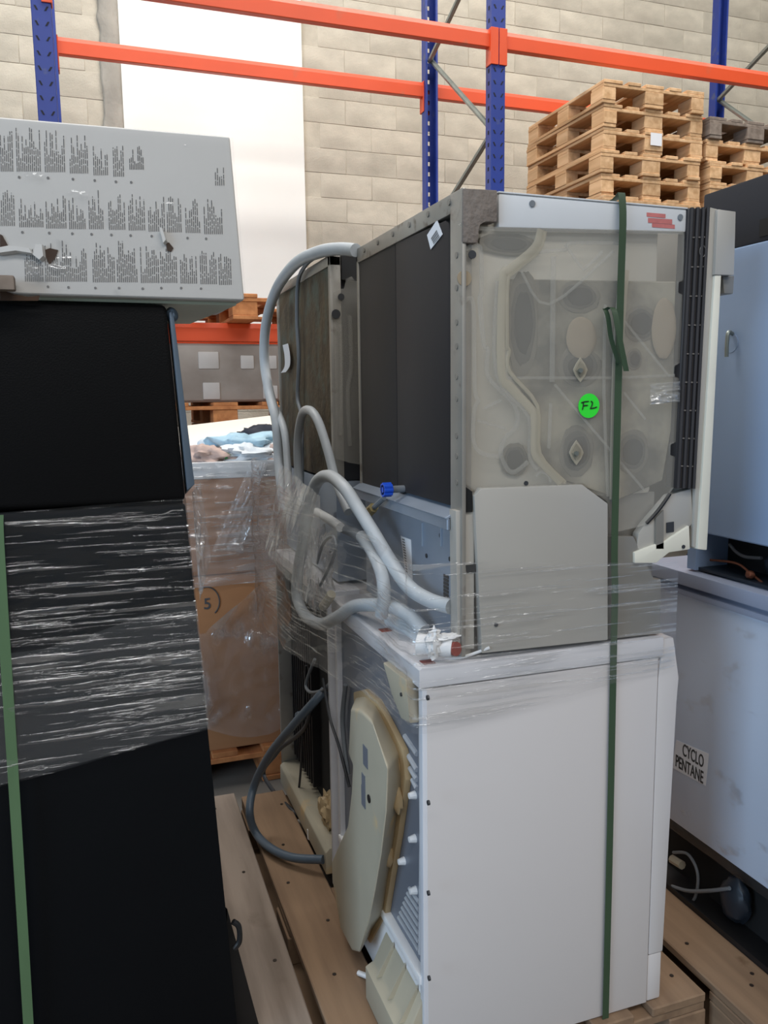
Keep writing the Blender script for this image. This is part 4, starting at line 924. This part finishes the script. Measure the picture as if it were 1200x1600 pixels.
# ------------------------------------------------------------------ white printed carton on the fridge
ct = thing('printed_carton', 'white carton printed with columns of small text, lying on the black fridge', 'carton', (-0.1, 1.75, 1.672))
def carton_pt(x, y): return P(x, y, Y=1.53)
bx = MB().hexa([(-0.62, 1.53, 1.672), (0.273, 1.53, 1.672), (0.262, 1.80, 1.672), (-0.62, 1.93, 1.672),
                (-0.62, 1.53, 1.949), (0.257, 1.53, 1.957), (0.246, 1.80, 1.952), (-0.62, 1.93, 1.944)]).build('box', 'carton_white', ct, bevel=0.006, seg=3)
MB().prism([(-0.60, 1.56, 1.6665), (0.262, 1.56, 1.6665), (0.22, 1.95, 1.6665), (-0.60, 2.1, 1.6665)], (0, 0, 0.005)).build('base_sheet', 'foam_green', ct)
# printed text: columns of fine lines turned on their side
def text_block(x0, y_base, n, pitch, lengths, seed):
    rnd = random.Random(seed); mb = MB()
    for k in range(n):
        x = x0+k*pitch; L_ = rnd.uniform(*lengths); L_ *= (0.55 if rnd.random() < 0.18 else 1)
        sl = 0.030
        y = y_base; end = y_base-L_
        while y > end:
            seg = rnd.uniform(6, 15); y2 = max(end, y-seg)
            a = [carton_pt(x-0.55+(y_base-y)*-sl, y), carton_pt(x+0.55+(y_base-y)*-sl, y), carton_pt(x+0.55+(y_base-y2)*-sl, y2), carton_pt(x-0.55+(y_base-y2)*-sl, y2)]
            for p in a: p.y = 1.5293
            mb.add(a, [(0, 1, 2, 3)]); y = y2-rnd.uniform(1.0, 2.4)
    o = mb.build('text_column', 'ink', ct, smooth=0); return o
s_ = 0
def rowy(x, y0): return y0+x*0.03
for (x0, n, base, lens, pit) in ((2, 7, 268, (55, 70), 3.0), (27, 13, 268, (30, 70), 3.0), (71, 11, 269, (40, 70), 3.0), (110, 10, 271, (35, 62), 3.0), (147, 8, 274, (15, 64), 3.0), (178, 6, 276, (20, 52), 3.0),
                                 (0, 8, 353, (40, 60), 3.2), (31, 13, 355, (20, 58), 3.0), (73, 11, 357, (25, 62), 3.0), (109, 9, 358, (22, 62), 3.0), (140, 8, 358, (30, 62), 3.0), (171, 9, 359, (25, 62), 3.0), (202, 9, 360, (30, 62), 3.0), (233, 9, 362, (30, 58), 3.0), (262, 8, 363, (30, 58), 3.0), (291, 8, 364, (30, 55), 3.0), (320, 10, 366, (25, 60), 3.0),
                                 (40, 10, 440, (30, 60), 3.0), (72, 11, 440, (35, 66), 3.0), (105, 11, 440, (35, 60), 3.0), (146, 12, 441, (30, 66), 3.0), (184, 11, 441, (30, 66), 3.0), (221, 10, 442, (30, 58), 3.0), (252, 9, 442, (30, 56), 3.0), (283, 9, 443, (30, 50), 3.0), (314, 9, 444, (30, 52), 3.0), (343, 7, 445, (30, 50), 3.0),
                                 (-38, 11, 267, (40, 70), 3.0), (-80, 11, 266, (40, 70), 3.0), (-122, 11, 265, (30, 66), 3.0), (-164, 11, 264, (30, 66), 3.0), (-206, 11, 263, (30, 66), 3.0), (-40, 11, 352, (25, 60), 3.0), (-80, 11, 351, (25, 60), 3.0), (-120, 11, 350, (25, 60), 3.0), (-160, 11, 349, (25, 60), 3.0), (-200, 11, 348, (25, 60), 3.0), (-80, 11, 438, (30, 60), 3.0), (-120, 11, 437, (30, 60), 3.0), (-160, 11, 436, (30, 60), 3.0), (-200, 11, 435, (30, 60), 3.0),
                                 (203, 9, 265, (15, 40), 2.6), (337, 5, 290, (20, 36), 3.2)):
    s_ += 1; text_block(x0, base, n, pit, lens, s_)
for k, (x, y) in enumerate(((30, 277), (75, 278), (114, 280), (148, 282), (181, 284), (205, 285), (35, 363), (77, 364), (113, 365), (143, 366), (174, 367), (204, 368), (237, 369), (293, 372), (322, 373), (75, 448), (107, 449), (149, 450), (186, 450), (223, 451), (252, 450), (283, 450), (314, 451))):
    q = carton_pt(x, y); MB().disc((q.x, 1.5295, q.z), (0, -1, 0), 0.0022, 0.0003, 8).build('print_mark', 'ink_soft', ct)
def hole(poly, seed):
    return MB().prism([(lambda p: (p.x, 1.5292, p.z))(carton_pt(x, y)) for x, y in poly], (0, -0.0008, 0)).build('torn_hole', 'carton_tear', ct, smooth=0)
hole([(66, 392), (78, 388), (91, 391), (86, 404), (77, 414), (72, 402)], 1)
hole([(259, 380), (264, 379), (271, 388), (267, 394), (261, 392)], 2)
hole([(0, 470), (0, 452), (22, 460), (45, 464), (62, 462), (60, 470)], 3)
hole([(0, 395), (12, 392), (14, 386), (4, 368), (0, 366)], 4)
for poly in ([(56, 402), (60, 386), (70, 386), (72, 404), (66, 410)], [(252, 360), (256, 360), (262, 379), (258, 384)], [(0, 392), (20, 388), (50, 392), (54, 400), (30, 396), (0, 400)]):
    m_ = MB().loft([(lambda p: Vector((p.x, 1.5285, p.z)))(carton_pt(x, y)) for x, y in poly], [(lambda p: Vector((p.x-0.004, 1.520, p.z+0.003)))(carton_pt(x, y)) for x, y in poly])
    m_.build('torn_flap', 'carton_white', ct, smooth=0)
def f_cart(u, v):
    x = -0.6+u*0.875; z = 1.674+v*0.279; 
    x -= 0.014*v*u
    return (x, 1.5245-0.004*noise.noise(Vector((x*12, 0, z*14))), z)
sheet_mesh(f_cart, 40, 24, 'carton_wrap', 'film_clear', 'thin shrink wrap over the printed white carton')
pb = P(12, 452, Y=1.51)
tag(MB().box(pb.x-0.06, pb.x+0.012, 1.495, 1.522, 1.6745, 1.698).build('wood_offcut', 'wood_grey', bevel=0.003, loc=(pb.x, 1.51, 1.6745)), 'small pale wooden offcut at the lower left corner of the printed carton', 'wood piece')

# ------------------------------------------------------------------ appliances on the right
GX = 1.40
rl = thing('freezer', 'bluish-white appliance with black base and CYCLO PENTANE label', 'freezer', (1.72, 1.4, 0.1445))
MB().box(GX, 2.0, 1.0, 1.79, 0.36, 0.985).build('body', 'right_body', rl, bevel=0.006)
MB().prism([(GX-0.012, 0.98, 0.985), (GX-0.012, 0.98, 1.0), (GX+0.004, 0.98, 1.006), (GX+0.004, 0.98, 1.012), (GX-0.02, 0.98, 1.014), (GX-0.02, 0.98, 1.048), (GX+0.03, 0.98, 1.052), (2.0, 0.98, 1.052), (2.0, 0.98, 0.985)], (0, 0.83, 0)).build('top_rim', 'rim_grey', rl, bevel=0.003)
MB().box(GX+0.08, 2.0, 1.0, 1.79, 0.146, 0.36).build('base', 'black_void', rl)
MB().box(GX+0.012, GX+0.08, 1.0, 1.79, 0.146, 0.16).build('base_tray', 'black_plastic', rl)
cz = P(1150, 1405, X=GX+0.05)
MB().blob(cz, 0.03, 0.045, 0.06, 0.12, 2, 2, 18, 12).build('compressor', 'compressor', rl)
MB().tube([P(x, y, X=GX+0.02) for x, y in ((1050, 1385), (1075, 1392), (1105, 1392), (1140, 1388))], 0.005, 8).build('pipe', 'cable', rl)
MB().tube([P(x, y, X=GX+0.03) for x, y in ((1052, 1332), (1075, 1335), (1090, 1365), (1086, 1402), (1070, 1415), (1056, 1408), (1050, 1385))], 0.004, 8).build('pipe', 'cable', rl)
MB().tube([P(1050, 1342, X=GX+0.04), P(1066, 1352, X=GX+0.04)], 0.012, 8, 0).build('capacitor', 'cream_plastic', rl)
lbq = [P(x, y, X=GX-0.001) for x, y in ((1057, 1156), (1108, 1178), (1103, 1228), (1050, 1199))]
lbl = MB().prism(lbq, (-0.001, 0, 0)).build('warning_label', 'sticker_white', rl)
e = (lbq[1]-lbq[0]); upv = (lbq[0]-lbq[3]).normalized()
bl = lbq[3].lerp(lbq[2], 0.10)
text_mesh('PENTANE', 0.046, 'label_text', 'ink_black', lbl, P(1055, 1195, X=GX-0.0025)+Vector((0, 0, -0.002)), (0, -1, -0.02), (0, 0, 1), sx=0.53)
text_mesh('CYCLO', 0.046, 'label_text', 'ink_black', lbl, P(1066, 1178, X=GX-0.0025)+Vector((0, 0, -0.002)), (0, -1, -0.02), (0, 0, 1), sx=0.52)
def f_right(u, v):
    y = 1.02+0.77*u; z = 0.34+0.64*v
    return (GX-0.006-0.004*noise.noise(Vector((1, y*9, z*7))), y, z)
sheet_mesh(f_right, 40, 40, 'stretch_film', 'film_clear', 'thin film over the lower bluish appliance')

ru = thing('fridge', 'blue-grey fridge back with a small pipe stub, upper right', 'fridge', (1.72, 1.4, 1.055))
MB().box(GX, 2.0, 0.95, 1.66, 1.152, 1.822).build('body', 'right_blue', ru, bevel=0.008, seg=3)
MB().box(GX+0.10, 2.0, 0.95, 1.66, 1.055, 1.152).build('compressor_bay', 'black_void', ru)
MB().box(GX+0.0, 2.0, 1.63, 1.66, 1.055, 1.152).build('bay_side', 'right_blue', ru)
MB().box(GX+0.01, GX+0.11, 0.95, 1.63, 1.055, 1.062).build('bay_tray', 'compressor', ru)
MB().blob((GX+0.07, 1.40, 1.10), 0.04, 0.07, 0.038, 0.08, 2, 5, 20, 12).build('compressor', 'compressor', ru)
MB().tube([P(x, y, X=GX+0.03) for x, y in ((1110, 875), (1150, 880), (1172, 895), (1200, 918))], 0.003, 8).build('copper_pipe', 'copper', ru)
MB().tube([P(x, y, X=GX+0.02) for x, y in ((1140, 850), (1150, 862), (1165, 870), (1190, 872))], 0.004, 8).build('pipe', 'cable_dark', ru)
MB().blob(P(1172, 898, X=GX+0.02), 0.01, 0.012, 0.01, 0.2, 2, 3, 10, 8).build('pipe_joint', 'copper', ru)
q = P(1145, 522, X=GX)
MB().tube([q+Vector((0, 0, 0.0)), q+Vector((-0.014, -0.002, 0.004)), q+Vector((-0.018, -0.003, -0.012)), q+Vector((-0.018, -0.003, -0.052))], 0.0045, 8, 5).build('pipe_stub', 'galv', ru)
MB().disc(q+Vector((0.001, 0.004, -0.02)), (-1, 0, 0), 0.022, 0.002, 18).build('grommet', 'right_blue', ru)
dk_ = thing('charcoal_box', 'dark charcoal slab lying on top of the blue-grey fridge', 'appliance', (1.75, 1.35, 1.8225))
MB().box(1.405, 2.1, 0.9, 1.66, 1.8225, 1.965).build('shell', 'charcoal', dk_, bevel=0.006)
MB().box(1.402, 1.41, 1.30, 1.475, 1.833, 1.87).build('grip_slot', 'black_plastic', dk_)
